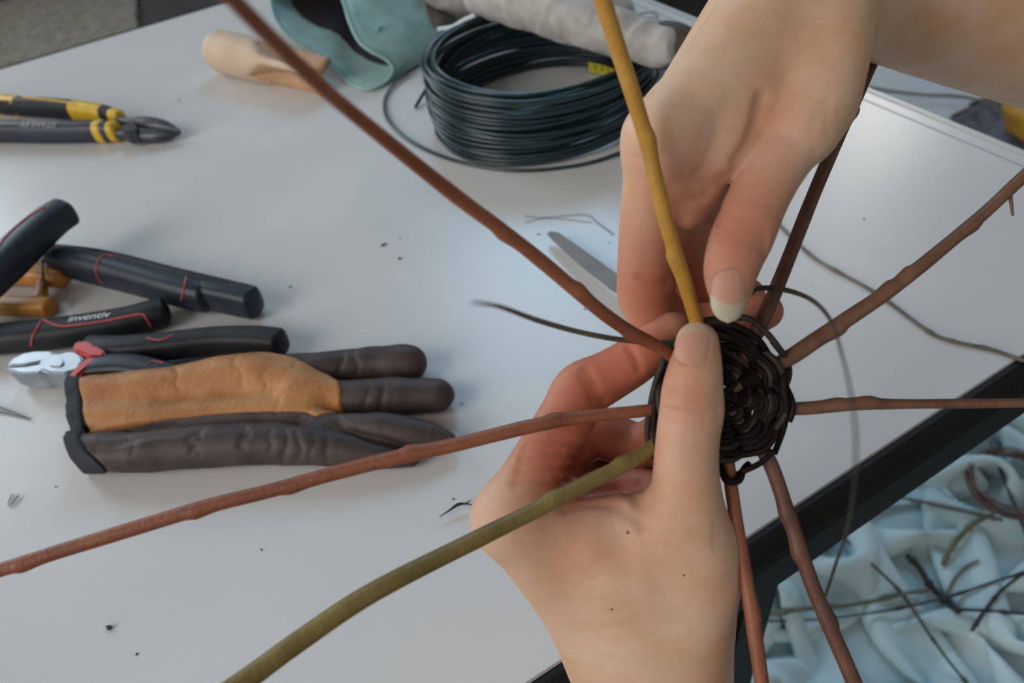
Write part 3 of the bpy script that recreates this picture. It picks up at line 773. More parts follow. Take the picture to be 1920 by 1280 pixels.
rod('stake', [(1372, 742, 213, 1.8), (1430, 758, 213, 1.9), (1482, 764, 213, 1.9), (1560, 760, 214, 1.9), (1612, 757, 214.5, 1.9), (1700, 759, 216, 1.5), (1920, 757, 221, 1.4), (2100, 756, 225, 1.3)], M_BROWN, basket, [(0.26, 1), (0.34, 1)], seed=5)
rod('stake', [(1362, 760, 213, 2.0), (1405, 815, 213, 2.1), (1440, 862, 213, 2.15), (1475, 955, 213, 2.2), (1522, 1085, 212, 2.2), (1560, 1180, 211, 2.3), (1605, 1285, 210, 2.3), (1680, 1460, 208, 2.3)], M_REDDARK, basket, [(0.32, -1), (0.42, -1), (0.60, 1)], seed=6)
rod('stake', [(1352, 762, 213, 1.8), (1362, 830, 213, 1.9), (1371, 905, 213, 2.0), (1383, 985, 211, 2.0), (1397, 1065, 209, 2.0), (1412, 1170, 208, 2.1), (1428, 1285, 207, 2.1), (1452, 1460, 206, 2.1)], M_RED, basket, [(0.57, 1)], seed=7)['label'] = 'thin red-brown stake'
rod('stake', [(1330, 750, 214, 2.0), (1262, 800, 213.5, 2.1), (1205, 850, 211, 2.15), (1100, 906, 205.5, 2.2), (1000, 960, 199.5, 2.25), (900, 1010, 194, 2.3), (700, 1112, 184, 2.45), (560, 1205, 176, 2.55), (450, 1285, 170, 2.6), (280, 1400, 161, 2.6)], M_OLIVE, basket, [(0.20, -1), (0.34, -1)], seed=8)['label'] = 'thick olive green stake'
rod('stake', [(1330, 742, 214.5, 1.7), (1262, 762, 214, 1.8), (1215, 770, 213, 1.85), (1100, 782, 209.5, 1.9), (1015, 797, 207, 2.0), (860, 835, 203, 2.0), (740, 863, 201, 2.05), (520, 920, 198, 1.95), (350, 962, 196, 2.0), (60, 1050, 192, 1.95), (-180, 1120, 188, 1.9)], M_RED, basket, [(0.215, -1), (0.40, -1), (0.55, 1), (0.665, 1), (0.87, 1)], seed=9)['label'] = 'long red-brown stake'
p0, p1 = P(1893, 357, 223), P(1899, 404, 222)
tube('spur', np.linspace(p0, p1, 8), np.linspace(0.0007, 0.0004, 8), M_BROWN, [c for c in basket.children][3])

# weavers: over and under the stakes, round after round
ends = [(1150, 600), (1305, 600), (1430, 602), (1478, 672), (1482, 764), (1440, 862), (1371, 905), (1205, 850), (1215, 770)]
angs = sorted(math.atan2(y - BC[1], x - BC[0]) % (2 * math.pi) for x, y in ends)
ext = np.array([angs[-1] - 2 * math.pi] + angs + [angs[0] + 2 * math.pi])
def stake_index(th):
    t = th % (2 * math.pi)
    return np.interp(t, ext, np.arange(-1, 10)) + 9 * np.floor(th / (2 * math.pi))
def rim(th):                                       # outline of the disc in mm
    return 19.6 + 0.9 * np.cos(2 * (th - 1.1)) + 0.7 * np.sin(3 * th + 0.4)
rng = np.random.default_rng(5)
NR = 12
for r in range(NR):
    th = np.linspace(r * 2 * math.pi, (r + 1.06) * 2 * math.pi, 170)
    frac = (0.13 + 0.87 * (th / (2 * math.pi)) / NR)
    jit = vnoise(np.stack([np.cos(th) * 2.2 + r * 3, np.sin(th) * 2.2, th * 0], 1), 3)
    rr = rim(th) * np.minimum(frac, 1.04) + 0.9 * jit
    si = stake_index(th) + 0.0
    z = 2.2 * np.cos(math.pi * si) * np.clip(frac * 2.2, 0.45, 1) + 0.25 * vnoise(np.stack([th * 1.7, th * 0 + r, th * 0], 1), 9)
    # the strand is pulled in between stakes; each round is a pair, one strand over where the other goes under
    rr = rr * (1 - 0.025 * np.sin(math.pi * si) ** 2)
    bc = cmm(*BC)
    rad = 0.00098 * (1 + 0.12 * vnoise(np.stack([th * 3, th * 0 + r, th * 0 + 4], 1), 2))
    for sgn, dr_ in ((1, 0.0), (-1, 0.45)):
        pts = np.stack([bc[0] + (rr + dr_) * np.cos(th), bc[1] + (rr + dr_) * np.sin(th), bc[2] + sgn * z], 1)
        tube('weaver', cam2w(pts), rad, M_WEAVE if (r + sgn) % 5 != 2 else M_WEAVE2, basket, 7)
# cross ties at the middle
for a in (0.4, 1.45, 2.5):
    d = np.array([math.cos(a), math.sin(a)])
    t = np.linspace(-1, 1, 30)
    bc = cmm(*BC)
    pts = np.stack([bc[0] + 7 * t * d[0], bc[1] + 7 * t * d[1], bc[2] - 2.4 + 1.8 * t * t], 1)
    tube('centre_binding', cam2w(pts), 0.0010, M_WEAVE, basket, 7)
def weaver(rows, material, name='weaver', sides=8):
    q = catmull([[*P(a, b, c), d * 0.001] for a, b, c, d in rows], 12)
    return tube(name, q[:, :3], q[:, 3], material, basket, sides)
# loops standing proud of the rim
weaver([(1372, 596, 213, 0.9), (1405, 598, 210, 0.95), (1438, 625, 209.5, 0.95), (1462, 655, 210, 0.95), (1476, 676, 213, 0.95), (1480, 700, 215, 0.9), (1474, 722, 215, 0.9), (1466, 740, 212, 0.9)], M_WEAVE2)
weaver([(1448, 640, 215, 0.8), (1470, 668, 216.5, 0.9), (1478, 690, 213, 0.9), (1468, 712, 210, 0.9), (1474, 760, 210, 0.9), (1470, 800, 213, 0.9), (1452, 850, 216, 0.9)], M_WEAVE)
weaver([(1450, 845, 210, 0.9), (1425, 868, 210, 0.9), (1392, 884, 212, 0.95), (1370, 895, 215.5, 0.95), (1352, 880, 216, 0.9)], M_WEAVE)
weaver([(1350, 868, 213, 1.0), (1362, 900, 209.5, 1.1), (1385, 900, 210, 1.1), (1394, 880, 213, 1.0), (1405, 868, 214, 0.9)], M_WEAVE)
weaver([(1222, 860, 216, 0.9), (1214, 810, 217, 0.95), (1219, 765, 215, 0.95), (1228, 722, 212.5, 0.95), (1242, 685, 211, 1.0), (1262, 655, 211, 1.0), (1285, 622, 211, 1.0), (1312, 604, 211, 1.0), (1345, 598, 212, 1.0)], M_WEAVE2)
weaver([(1232, 842, 210, 0.9), (1226, 800, 211, 0.9), (1230, 755, 211.5, 0.9), (1240, 715, 213.5, 0.9), (1262, 672, 215, 0.9)], M_WEAVE)
# the free ends of the weaving rods, curling towards the viewer
weaver([(1300, 640, 216, 0.8), (1235, 642, 214, 0.8), (1160, 636, 207.5, 0.8), (1085, 622, 196, 0.75), (1010, 601, 178, 0.7), (950, 579, 148, 0.5), (915, 570, 122, 0.32), (885, 567, 100, 0.18)], M_GREYTWIG, 'weaver_end')
weaver([(1360, 600, 214, 0.8), (1400, 560, 215, 0.8), (1420, 541, 214, 0.8), (1470, 543, 203, 0.75), (1520, 561, 184, 0.6), (1556, 598, 155, 0.42), (1580, 670, 120, 0.25), (1600, 770, 98, 0.20), (1604, 880, 100, 0.20), (1590, 985, 135, 0.30), (1566, 1060, 170, 0.38), (1548, 1115, 192, 0.42)], M_WEAVE2, 'weaver_end')

# ------------------------------------------------------------------ tools on the table
M_RUBBER = mat('black_rubber_grip', (0.012, 0.013, 0.015, 1), (0.02, 0.021, 0.024, 1), 60, rough=0.5, spec=0.28, bump=0.12, bscale=1500)
M_RUBBER2 = mat('navy_black_grip', (0.012, 0.018, 0.030, 1), (0.020, 0.028, 0.044, 1), 60, rough=0.42, spec=0.4, bump=0.1, bscale=1500)
M_REDLINE = mat('red_inlay', (0.36, 0.05, 0.05, 1), (0.42, 0.07, 0.065, 1), 50, rough=0.5)
M_REDGRIP = mat('red_collar', (0.48, 0.035, 0.03, 1), (0.55, 0.05, 0.04, 1), 50, rough=0.4)
M_YELLOW = mat('yellow_grip', (0.62, 0.37, 0.012, 1), (0.68, 0.43, 0.02, 1), 50, rough=0.4)
M_DARKSTEEL = mat('dark_steel', (0.05, 0.053, 0.06, 1), (0.09, 0.093, 0.10, 1), 80, rough=0.42, metal=0.7, bump=0.1, bscale=900)
M_STEEL = mat('bright_steel', (0.30, 0.34, 0.37, 1), (0.40, 0.44, 0.47, 1), 60, rough=0.34, metal=0.7)
M_ORANGE = mat('orange_grip', (0.44, 0.17, 0.02, 1), (0.52, 0.22, 0.035, 1), 40, rough=0.45)
M_WHITEPRINT = mat('white_print', (0.62, 0.62, 0.62, 1), rough=0.6)
M_GREYPRINT = mat('pale_print', (0.30, 0.31, 0.30, 1), rough=0.6)

def tpath(rows, n=10):                     # rows (px, py, height mm, half width mm, half height mm)
    q = catmull([[*T(a, b, c * 0.001), d * 0.001, e * 0.001] for a, b, c, d, e in rows], n)
    return q[:, :3], q[:, 3], q[:, 4]
def grip(name, rows, material, parent, n=10, **kw):
    p, w, h = tpath(rows, n)
    return loft(name, p, w, h, material, parent, **kw)
def inlay(name, objs, pix, r, material, parent, n=10, lift=0.0):
    bv = bvh_of(*objs); pts = []
    q = catmull(pix, n)
    for x, y in q:
        p, nr = on_surface(bv, x, y, lift)
        if p is not None and (not pts or np.linalg.norm(p - pts[-1]) < 0.02): pts.append(p)
    if len(pts) < 3: return None
    return tube(name, np.array(pts), r, material, parent, 6)
def text_on(name, word, objs, px0, px1, material, parent, lift=0.0003, bold=0.0, flat=False):
    """Raised print whose baseline runs between two picture points of a surface."""
    bv = bvh_of(*objs)
    for k in range(30):
        a, na = on_surface(bv, px0[0], px0[1] + k * 2); b, nb = on_surface(bv, px1[0], px1[1] + k * 2)
        if a is not None and b is not None: break
    cu = bpy.data.curves.new(name, 'FONT'); cu.body = word; cu.extrude = 0.0; cu.offset = bold
    tmp = bpy.data.objects.new(name, cu); COL.objects.link(tmp)
    bpy.context.view_layer.update()
    me = bpy.data.meshes.new_from_object(tmp.evaluated_get(bpy.context.evaluated_depsgraph_get()))
    bpy.data.objects.remove(tmp)
    V = np.array([v.co[:] for v in me.vertices]); F = [list(p.vertices) for p in me.polygons]
    w = V[:, 0].max() - V[:, 0].min(); V[:, 0] -= V[:, 0].min()
    s = np.linalg.norm(b - a) / w
    x = unit(b - a); n = unit(na + nb); n = unit(n - x * (n @ x)); y = np.cross(n, x)
    W = a + (V[:, :1] * s) * x + (V[:, 1:2] * s) * y
    if flat:                                               # small print: one tangent plane is enough
        ym = (V[:, 1].max() + V[:, 1].min()) / 2
        out = a + (V[:, :1] * s) * x + ((V[:, 1:2] - ym) * s) * y + n * lift
        bpy.data.meshes.remove(me)
        return mesh_obj(name, out, F, material, parent, smooth=False)
    out = []
    for q in W:                                            # lay each point on the surface
        loc, nr, i, d = bv.ray_cast(Vector(q + n * 0.02), Vector(-n))
        out.append(np.array(loc) + n * lift if loc is not None else q + n * lift)
    bpy.data.meshes.remove(me)
    return mesh_obj(name, out, F, material, parent, smooth=False)

# --- yellow and black side cutters
t = empty('side_cutters', T(120, 235), 'yellow and black side cutters with dark steel jaws lying closed', 'pliers')
up = grip('handle', [(-120, 178, 12, 8, 9), (0, 196, 13, 8.5, 10), (100, 203, 13, 8.5, 10.5), (180, 211, 13, 8, 9.5), (222, 220, 12, 6, 8)], M_RUBBER, t)
lw = grip('handle', [(-120, 248, 11, 9, 10.5), (0, 246, 11.5, 9.5, 11), (100, 247, 11.5, 9, 10.8), (190, 246, 11, 8.5, 10.5), (213, 246, 11, 8, 10)], M_RUBBER2, t)
def shell(name, rows, material, parent, grow=0.7, **kw):   # a sleeve hugging a grip
    rows = [(a, b, c, d + grow, e + grow) for a, b, c, d, e in rows]
    return grip(name, rows, material, parent, **kw)
shell('yellow_panel', [(-120, 178, 12, 8, 9), (-40, 191, 13, 8.4, 9.8), (38, 199, 13, 8.5, 10.2)], M_YELLOW, t, 0.5)
shell('yellow_panel', [(142, 207, 13, 8.2, 10), (170, 210, 13, 8, 9.6), (196, 214, 12.5, 7.4, 9)], M_YELLOW, t, 0.4)
inlay('yellow_rim', [up], [(42, 182), (80, 186), (120, 191), (142, 196)], 0.0012, M_YELLOW, t)
shell('yellow_band', [(186, 246, 11, 8.5, 10.5), (192, 246, 11, 8.5, 10.5), (196, 246, 11, 8.4, 10.4)], M_YELLOW, t, 0.5)
shell('yellow_band', [(211, 246, 11, 7.8, 9.8), (215, 246, 11, 7.6, 9.6), (218, 246, 11, 7.2, 9.2)], M_YELLOW, t, 0.5)
shell('yellow_band', [(214, 219, 12, 6.6, 8.4), (220, 220, 12, 6.2, 8.2), (226, 221.5, 12, 5.8, 7.6)], M_YELLOW, t, 0.4)
grip('upper_jaw', [(224, 226, 11, 4, 5), (242, 231, 11.5, 4.5, 5), (262, 231, 11.5, 6.5, 6), (284, 233, 11.5, 7.5, 6.5), (310, 238, 10.5, 6, 6), (336, 247, 9, 1.8, 3)], M_DARKSTEEL, t, power=2.2)
grip('lower_jaw', [(218, 252, 9, 4, 5), (236, 250, 9.5, 4.5, 5), (260, 252, 9, 6.5, 6), (285, 254, 8, 7.5, 6.5), (312, 252, 8, 5.5, 5.5), (335, 248, 8, 1.6, 2.8)], M_DARKSTEEL, t, power=2.2)
slab('pivot', [(228, 238), (236, 231), (248, 230), (257, 237), (254, 245), (240, 248), (230, 245)], 0.004, 0.0172, M_DARKSTEEL, t)
text_on('lettering', 'STANLEY', [lw], (106, 234), (38, 232.5), M_GREYPRINT, t, lift=0.0009, bold=0.012, flat=True)

# --- big open pliers: one lettered handle, one raised handle, head beyond the picture
t = empty('pliers', T(-60, 640), 'open black pliers with thin red lines and a white lettered handle', 'pliers')
hc = grip('handle', [(-150, 648, 11, 7, 7), (-60, 640, 11, 9.5, 8.5), (40, 631, 11, 10.5, 9.5), (140, 620, 11, 10, 9.5), (230, 604, 11, 9.5, 9), (285, 590, 11, 9.5, 9), (306, 584, 11, 9, 8.5)], M_RUBBER, t, power=3.0)
ha = grip('handle', [(-150, 632, 18, 8, 8), (-70, 572, 28, 11, 10), (0, 505, 36, 13, 11.5), (50, 455, 40, 13, 11.5), (95, 415, 42, 12, 11), (122, 397, 42, 11.5, 10.5)], M_RUBBER2, t, power=3.0)
inlay('red_line', [hc], [(58, 648), (62, 630), (70, 616), (80, 600), (96, 606), (116, 611), (150, 608), (200, 601), (262, 589), (275, 598), (283, 612)], 0.0009, M_REDLINE, t)
inlay('red_line', [ha], [(-8, 470), (10, 445), (35, 421), (60, 402), (84, 388)], 0.0008, M_REDLINE, t)
text_on('lettering', 'inventiv', [hc], (127, 603.5), (205, 594), M_WHITEPRINT, t, bold=0.012)
slab('pivot', [(-215, 655), (-200, 625), (-165, 612), (-135, 625), (-130, 655), (-160, 675), (-200, 675)], 0.002, 0.020, M_STEEL, t)
slab('jaw', [(-200, 655), (-330, 690), (-430, 700), (-440, 690), (-320, 660), (-205, 630)], 0.004, 0.016, M_STEEL, t)
slab('jaw', [(-200, 676), (-320, 715), (-430, 706), (-330, 694), (-200, 652)], 0.002, 0.014, M_STEEL, t)

# --- pliers lying on edge, the handle running to the right
t = empty('pliers', T(280, 550), 'navy black pliers on their edge with red-lined grip, above the lettered handle', 'pliers')
hb2 = grip('handle', [(88, 474, 17, 5, 8), (200, 490, 18, 5.5, 9), (340, 526, 17, 5.5, 9.5), (472, 556, 14, 5, 9)], M_RUBBER, t, power=3.0)
hb = grip('handle', [(106, 488, 17, 8, 11), (150, 497, 17, 9.5, 13), (230, 516, 16, 9.5, 13), (310, 538, 15, 9.5, 12.5), (362, 552, 14, 9, 12), (384, 558, 13.5, 8, 11)], M_RUBBER2, t, power=2.6)
cap = grip('grip_end', [(376, 545, 13, 8.5, 10.5), (400, 551, 13, 9, 11.5), (440, 560, 12.5, 9, 11.5), (474, 567, 12, 9, 11)], M_RUBBER2, t, power=3.4)
inlay('red_line', [hb], [(214, 480), (195, 479), (184, 490), (180, 505), (184, 520), (193, 531)], 0.0008, M_REDLINE, t)
inlay('red_line', [hb], [(236, 483), (270, 492), (310, 503), (340, 510), (350, 514), (346, 535), (340, 562)], 0.0008, M_REDLINE, t)
grip('collar', [(92, 478, 18, 6, 9), (100, 480, 18, 7, 10)], M_REDLINE, t)
grip('neck', [(55, 480, 19, 5, 7), (75, 479, 19, 5.5, 8), (98, 482, 18.5, 6, 8.5)], M_STEEL, t, power=4)
grip('head', [(-90, 476, 18, 3, 4), (-30, 478, 18.5, 5, 8), (20, 479, 19, 6, 10), (60, 480, 19, 5.5, 8)], M_STEEL, t, power=3)

# --- orange pruning shears, latched shut
t = empty('pruning_shears', T(-20, 545), 'orange handled pruning shears latched with a dark wire, half under the black pliers', 'shears')
grip('handle', [(-170, 520, 8, 6, 6), (-60, 515, 9, 7.5, 7.5), (20, 514, 9, 8, 8), (80, 516, 9, 8, 8), (118, 520, 9, 7.5, 7)], M_ORANGE, t, power=2.8)
grip('handle', [(-170, 556, 8, 6, 5), (-60, 570, 7, 7, 6.5), (20, 573, 7, 7, 6.5), (92, 575, 7, 6.8, 6.5)], M_ORANGE, t, power=2.8)
grip('bridge', [(80, 530, 9, 3.6, 4), (78, 545, 8, 4, 4), (76, 562, 8, 4.5, 5)], M_ORANGE, t)
tube('latch_wire', catmull([T(*p) for p in ((84, 484, 0.021), (79, 495, 0.0195), (80, 515, 0.0195), (84, 532, 0.016), (80, 540, 0.010))], 8), 0.0010, M_DARKSTEEL, t, 6)
slab('blade', [(-170, 545), (-260, 548), (-330, 560), (-335, 570), (-260, 575), (-165, 560)], 0.003, 0.010, M_STEEL, t)

# --- red and black diagonal cutters, half under the glove
t = empty('diagonal_cutters', T(250, 690), 'silver-jawed diagonal cutters with red collars and black handles beside the leather glove', 'cutters')
h1 = grip('handle', [(168, 650, 13, 8, 6.5), (220, 655, 13, 8.5, 8), (300, 650, 12.5, 8, 8.5), (400, 640, 12, 8, 9), (480, 640, 12, 8.5, 9.5), (524, 644, 12, 8.5, 9.5)], M_RUBBER, t, power=3.2)
h2 = grip('handle', [(140, 712, 12, 7, 6.5), (180, 693, 13, 8.5, 7.5), (240, 690, 13, 8.5, 8), (300, 702, 12, 8, 8), (345, 712, 11, 7.5, 7.5)], M_RUBBER2, t, power=3.2)
inlay('red_line', [h1], [(275, 633), (300, 637), (325, 628)], 0.0006, M_REDLINE, t)
inlay('red_line', [h2], [(275, 684), (288, 677), (308, 680)], 0.0006, M_REDLINE, t)
slab('red_collar', [(135, 643), (150, 637), (166, 638), (196, 656), (194, 668), (163, 668), (150, 660), (136, 657)], 0.004, 0.0215, M_REDGRIP, t, bev=0.0015)
slab('red_collar', [(163, 669), (192, 667), (166, 685), (148, 700), (140, 716), (129, 718), (129, 698), (146, 682)], 0.004, 0.0205, M_REDGRIP, t, bev=0.0015)
slab('upper_jaw', [(11, 685), (22, 672), (44, 661), (66, 657), (96, 657), (98, 664), (78, 676), (48, 682)], 0.004, 0.0185, M_STEEL, t, bev=0.001)
slab('lower_jaw', [(11, 688), (48, 686), (82, 680), (96, 690), (70, 698), (36, 699), (16, 693)], 0.003, 0.0175, M_STEEL, t, bev=0.001)
slab('joint', [(72, 676), (92, 662), (112, 662), (132, 657), (152, 664), (156, 680), (142, 693), (118, 699), (92, 698), (74, 692)], 0.004, 0.0195, M_STEEL, t, bev=0.0012)
slab('pivot', [(88, 679), (94, 671), (106, 668), (117, 671), (120, 679), (113, 686), (100, 687), (92, 685)], 0.004, 0.0205, M_STEEL, t, bev=0.0006)
slab('spring', [(96, 694), (134, 688), (136, 698), (100, 704)], 0.001, 0.010, M_DARKSTEEL, t)

# --- flat knife: blade towards the far left, handle under the hands
t = empty('table_knife', T(1200, 560), 'flat round-tipped grey knife blade sticking out from behind the hand', 'knife')
bl = [(1026, 437), (1034, 433), (1048, 436), (1090, 465), (1150, 508), (1230, 562), (1222, 585), (1145, 541), (1085, 494), (1034, 447)]
V = [T(x, y, 0.007 + 0.0008 + (x - 1026) * 0.00003) for x, y in bl] + [T(x, y, 0.007 + (x - 1026) * 0.00003) - np.array([0, 0, 0.0012]) for x, y in bl]
n = len(bl)
mesh_obj('blade', V, [list(range(n))[::-1], [n + k for k in range(n)]] + [[k, (k + 1) % n, n + (k + 1) % n, n + k] for k in range(n)], mat('brushed_blade', (0.20, 0.20, 0.195, 1), (0.25, 0.25, 0.24, 1), 40, rough=0.75, spec=0.15), t, smooth=False)
grip('handle', [(1215, 568, 11, 5, 5), (1260, 600, 10, 8, 8), (1330, 652, 9, 9, 8.5), (1400, 702, 9, 8, 8)], M_RUBBER, t)

# ------------------------------------------------------------------ leather glove
M_LEATHER = mat('dark_brown_leather', (0.040, 0.027, 0.024, 1), (0.075, 0.052, 0.046, 1), 55, rough=0.55, spec=0.35, bump=0.3, bscale=420, bdist=0.0006)
M_TAN = mat('tan_leather', (0.36, 0.14, 0.04, 1), (0.50, 0.23, 0.08, 1), 38, rough=0.55, spec=0.35, bump=0.45, bscale=330, bdist=0.001)
M_BIND = mat('navy_binding', (0.010, 0.012, 0.016, 1), (0.02, 0.023, 0.03, 1), 120, rough=0.7, bump=0.4, bscale=1500)
def KT(rows):
    return np.array([[*(T(a, b, h * 0.001) * 1000), r] for a, b, h, r in rows])
def GT(rows):
    return np.array([T(a, b, h * 0.001) * 1000 for a, b, h in rows])
UPV = np.array([0.0, 0.0, 1.0])
corner = np.array([T(x, y, h) * 1000 for x, y in ((100, 620), (900, 620), (900, 950), (100, 950)) for h in (-0.004, 0.04)])
gf = Field(corner.min(0), corner.max(0), 1.1)
def gadd(rows, k, sub=4, fk=1.0, near=None):
    sl, D = gf.chain(KT(rows), sub, UPV, fk)
    if near is None: gf.union(sl, D, k)
    else: gf.union_near(sl, D, T(*near[:2], near[2] * 0.001) * 1000, near[3], near[4], k)
gadd([(70, 745, 11, 11), (150, 742, 11, 11), (240, 738, 12, 12), (340, 728, 13, 13), (450, 712, 14.5, 14.5), (520, 718, 14, 13.5), (600, 738, 12.5, 11)], 6)
gadd([(70, 792, 10, 9.5), (152, 790, 10, 9.5), (300, 790, 10.5, 10), (450, 782, 11, 10.5), (580, 778, 11, 10)], 8)
gadd([(80, 848, 10, 11), (185, 846, 11, 11), (260, 848, 12, 11.5), (360, 838, 12.5, 12), (470, 832, 12.5, 12), (560, 835, 12, 11), (640, 842, 10, 9.8), (720, 852, 8, 7.5), (770, 858, 6, 5)], 5)
gadd([(500, 704, 12, 12), (600, 694, 11.5, 11), (690, 684, 11.5, 10.8), (745, 681, 11.8, 11.6), (766, 681, 11.5, 11.2)], 6, near=(520, 705, 12, 25, 45))
gadd([(560, 748, 13, 11), (660, 744, 12, 10.5), (760, 741, 11, 10.6), (818, 741, 10.4, 10)], 6, near=(575, 748, 12, 15, 32))
gadd([(600, 800, 12, 8.5), (650, 797, 14, 6.8), (720, 803, 14, 8.4), (790, 815, 11, 8.6), (838, 827, 7.5, 5.2)], 4, near=(590, 800, 12, 8, 20))
# leather folds
rngg = np.random.default_rng(3)
gv, gF = gf.mesh(); gbv = BVHTree.FromPolygons((gv * 0.001).tolist(), gF.tolist())
def gl(pix, dep, wid):
    pts = []
    for x, y in catmull(pix, 3):
        p, n_ = on_surface(gbv, x, y)
        if p is not None: pts.append(p * 1000)
    if len(pts) > 2: gf.groove(np.array(pts), dep * 0.72, wid, 2)
gl([(628, 778), (645, 800), (690, 822), (760, 838), (820, 842)], 2.4, 2.2)
gl([(160, 806), (300, 800), (430, 790), (600, 786)], 1.2, 2.0)
gl([(180, 842), (230, 830), (300, 812), (380, 802)], 1.6, 2.2)
for (x, y0, y1, d) in ((362, 812, 846, 1.6), (376, 808, 852, 1.2), (450, 800, 838, 1.7), (460, 800, 842, 1.4), (505, 806, 850, 1.0), (532, 806, 862, 1.9), (556, 808, 866, 1.5), (585, 812, 866, 1.4), (610, 815, 865, 1.2), (560, 668, 690, 1.3), (640, 655, 700, 1.5), (664, 650, 704, 1.5), (686, 715, 768, 1.1), (716, 713, 770, 1.3), (452, 662, 720, 1.1), (335, 690, 730, 1.2), (230, 712, 745, 0.8), (250, 820, 850, 1.0), (500, 690, 740, 0.9), (525, 740, 772, 1.0)):
    gl([(x + 5 * rngg.standard_normal(), y0 + (y1 - y0) * q) for q in np.linspace(0, 1, 4)], d, 1.5)
GX, GY, GZ = gf.grid()
pp = np.stack(np.broadcast_arrays(GX / 14.0, GY / 14.0, GZ / 14.0), -1)
near = np.abs(gf.F) < 6
nz = np.zeros_like(gf.F); nz[near] = fbm(pp[near] * 0.8, 2, 77) * 1.3
gf.F = gf.F + nz
gf.F = np.maximum(gf.F, (TZ * 1000 + 0.4 - GZ).astype(np.float32))       # lies flat on the table
def poly_sd(X, Y, poly):
    d = np.full(np.broadcast_shapes(X.shape, Y.shape), 1e9); inside = np.zeros(d.shape, bool)
    n = len(poly)
    for i in range(n):
        a, b = poly[i], poly[(i + 1) % n]; e = b - a
        wx, wy = X - a[0], Y - a[1]
        t = np.clip((wx * e[0] + wy * e[1]) / (e @ e), 0, 1)
        d = np.minimum(d, (wx - e[0] * t) ** 2 + (wy - e[1] * t) ** 2)
        c = ((a[1] > Y) != (b[1] > Y)) & (X < (b[0] - a[0]) * (Y - a[1]) / (b[1] - a[1] + 1e-12) + a[0])
        inside ^= c
    d = np.sqrt(d)
    return np.where(inside, -d, d)
border = [(133, 690, 18), (136, 760, 15), (143, 850, 11), (150, 872, 10), (165, 890, 8), (190, 903, 5), (225, 911, 2), (300, 915, 0), (420, 915, 0), (900, 915, 0), (900, 600, 0), (133, 600, 18)]
bpoly = [T(x, y, h * 0.001)[:2] * 1000 for x, y, h in border]
GSD = poly_sd(np.broadcast_to(GX[:, :, 0], gf.F.shape[:2]), np.broadcast_to(GY[:, :, 0], gf.F.shape[:2]), bpoly)[:, :, None]
gf.F = np.maximum(gf.F, np.broadcast_to(GSD, gf.F.shape)).astype(np.float32)
glove = empty('leather_glove', T(480, 800), 'dark brown leather work glove with a tan palm patch and navy cuff binding', 'glove')
V, F = gf.mesh()
mesh_obj('glove_body', V * 0.001, F, M_LEATHER, glove)
def overlay(name, pix, h, grow, material, zmin=None):
    poly = [T(x, y, hh * 0.001)[:2] * 1000 for (x, y), hh in zip(pix, h if isinstance(h, (list, tuple)) else [h] * len(pix))]
    sd = poly_sd(np.broadcast_to(GX[:, :, 0], gf.F.shape[:2]), np.broadcast_to(GY[:, :, 0], gf.F.shape[:2]), poly)[:, :, None]
    edge = np.clip(sd, -3, 3)
    f = np.maximum(gf.F - grow, sd)
    f = f + 0.0
    # rounded border
    f = np.where(sd > -2.0, np.maximum(gf.F - grow * np.sqrt(np.clip(1 - ((sd + 2.0) / 2.0) ** 2, 0, 1)), sd), f)
    if zmin is not None: f = np.maximum(f, (zmin + TZ * 1000 - GZ))
    V, F = gf.mesh(f.astype(np.float32))
    return mesh_obj(name, V * 0.001, F, material, glove)
patch = [(153, 716), (180, 700), (250, 690), (330, 680), (400, 662), (452, 648), (500, 652), (560, 671), (610, 694), (634, 712), (641, 735), (634, 757), (612, 774), (592, 781), (574, 772), (500, 773), (440, 775), (320, 785), (230, 795), (159, 804)]
hts = [18, 20, 22, 24, 26, 27, 27, 25, 23, 22, 21, 21, 20, 20, 20, 20, 20, 19, 19, 19]
overlay('palm_patch', patch, hts, 1.3, M_TAN, 6)['label'] = 'tan leather palm patch'
band = [(120, 690), (158, 690), (161, 760), (166, 840), (178, 862), (205, 888), (240, 899), (280, 906), (300, 908), (300, 930), (160, 930), (110, 880)]
overlay('cuff_binding', band, [18, 18, 15, 12, 11, 8, 5, 1, 0, 0, 0, 8], 1.5, M_BIND)['label'] = 'navy fabric binding'

# ------------------------------------------------------------------ coil of green-black garden wire
M_WIRE = mat('dark_green_coated_wire', (0.006, 0.022, 0.024, 1), (0.010, 0.030, 0.034, 1), 40, rough=0.28, spec=0.6)
M_TIE = mat('white_tie', (0.55, 0.57, 0.60, 1), rough=0.6)
M_TAPE = mat('yellow_tape', (0.60, 0.50, 0.02, 1), rough=0.5)
M_INK = mat('black_ink', (0.02, 0.02, 0.015, 1), rough=0.6)
cc = T(1022, 207, 0.0); coil = empty('wire_coil', cc, 'round coil of dark green coated wire with a loose loop lying on the table', 'wire')
RC, HC, WR = 0.097, 0.062, 0.00155
rngc = np.random.default_rng(12)
NL = 60
th = np.linspace(0, NL * 2 * math.pi, NL * 72)
loop = th / (2 * math.pi)
def per_loop(a, b):
    v = rngc.uniform(a, b, NL + 2)
    return np.interp(loop, np.arange(NL + 2), v)
lay = (np.arange(NL + 2) % 20) / 19.0
zz = np.interp(loop, np.arange(NL + 2), lay * (HC - 2.5 * WR) + WR)
dr = np.interp(loop, np.arange(NL + 2), -0.0036 * (np.arange(NL + 2) // 20))
zz = np.clip(zz + per_loop(-0.0025, 0.0025) + per_loop(0.0, 0.004) * np.cos(th + per_loop(0, 6)) , WR, None)
lift = 0.006 * np.clip(np.cos(th - 2.4), 0, 1) * (zz / HC)
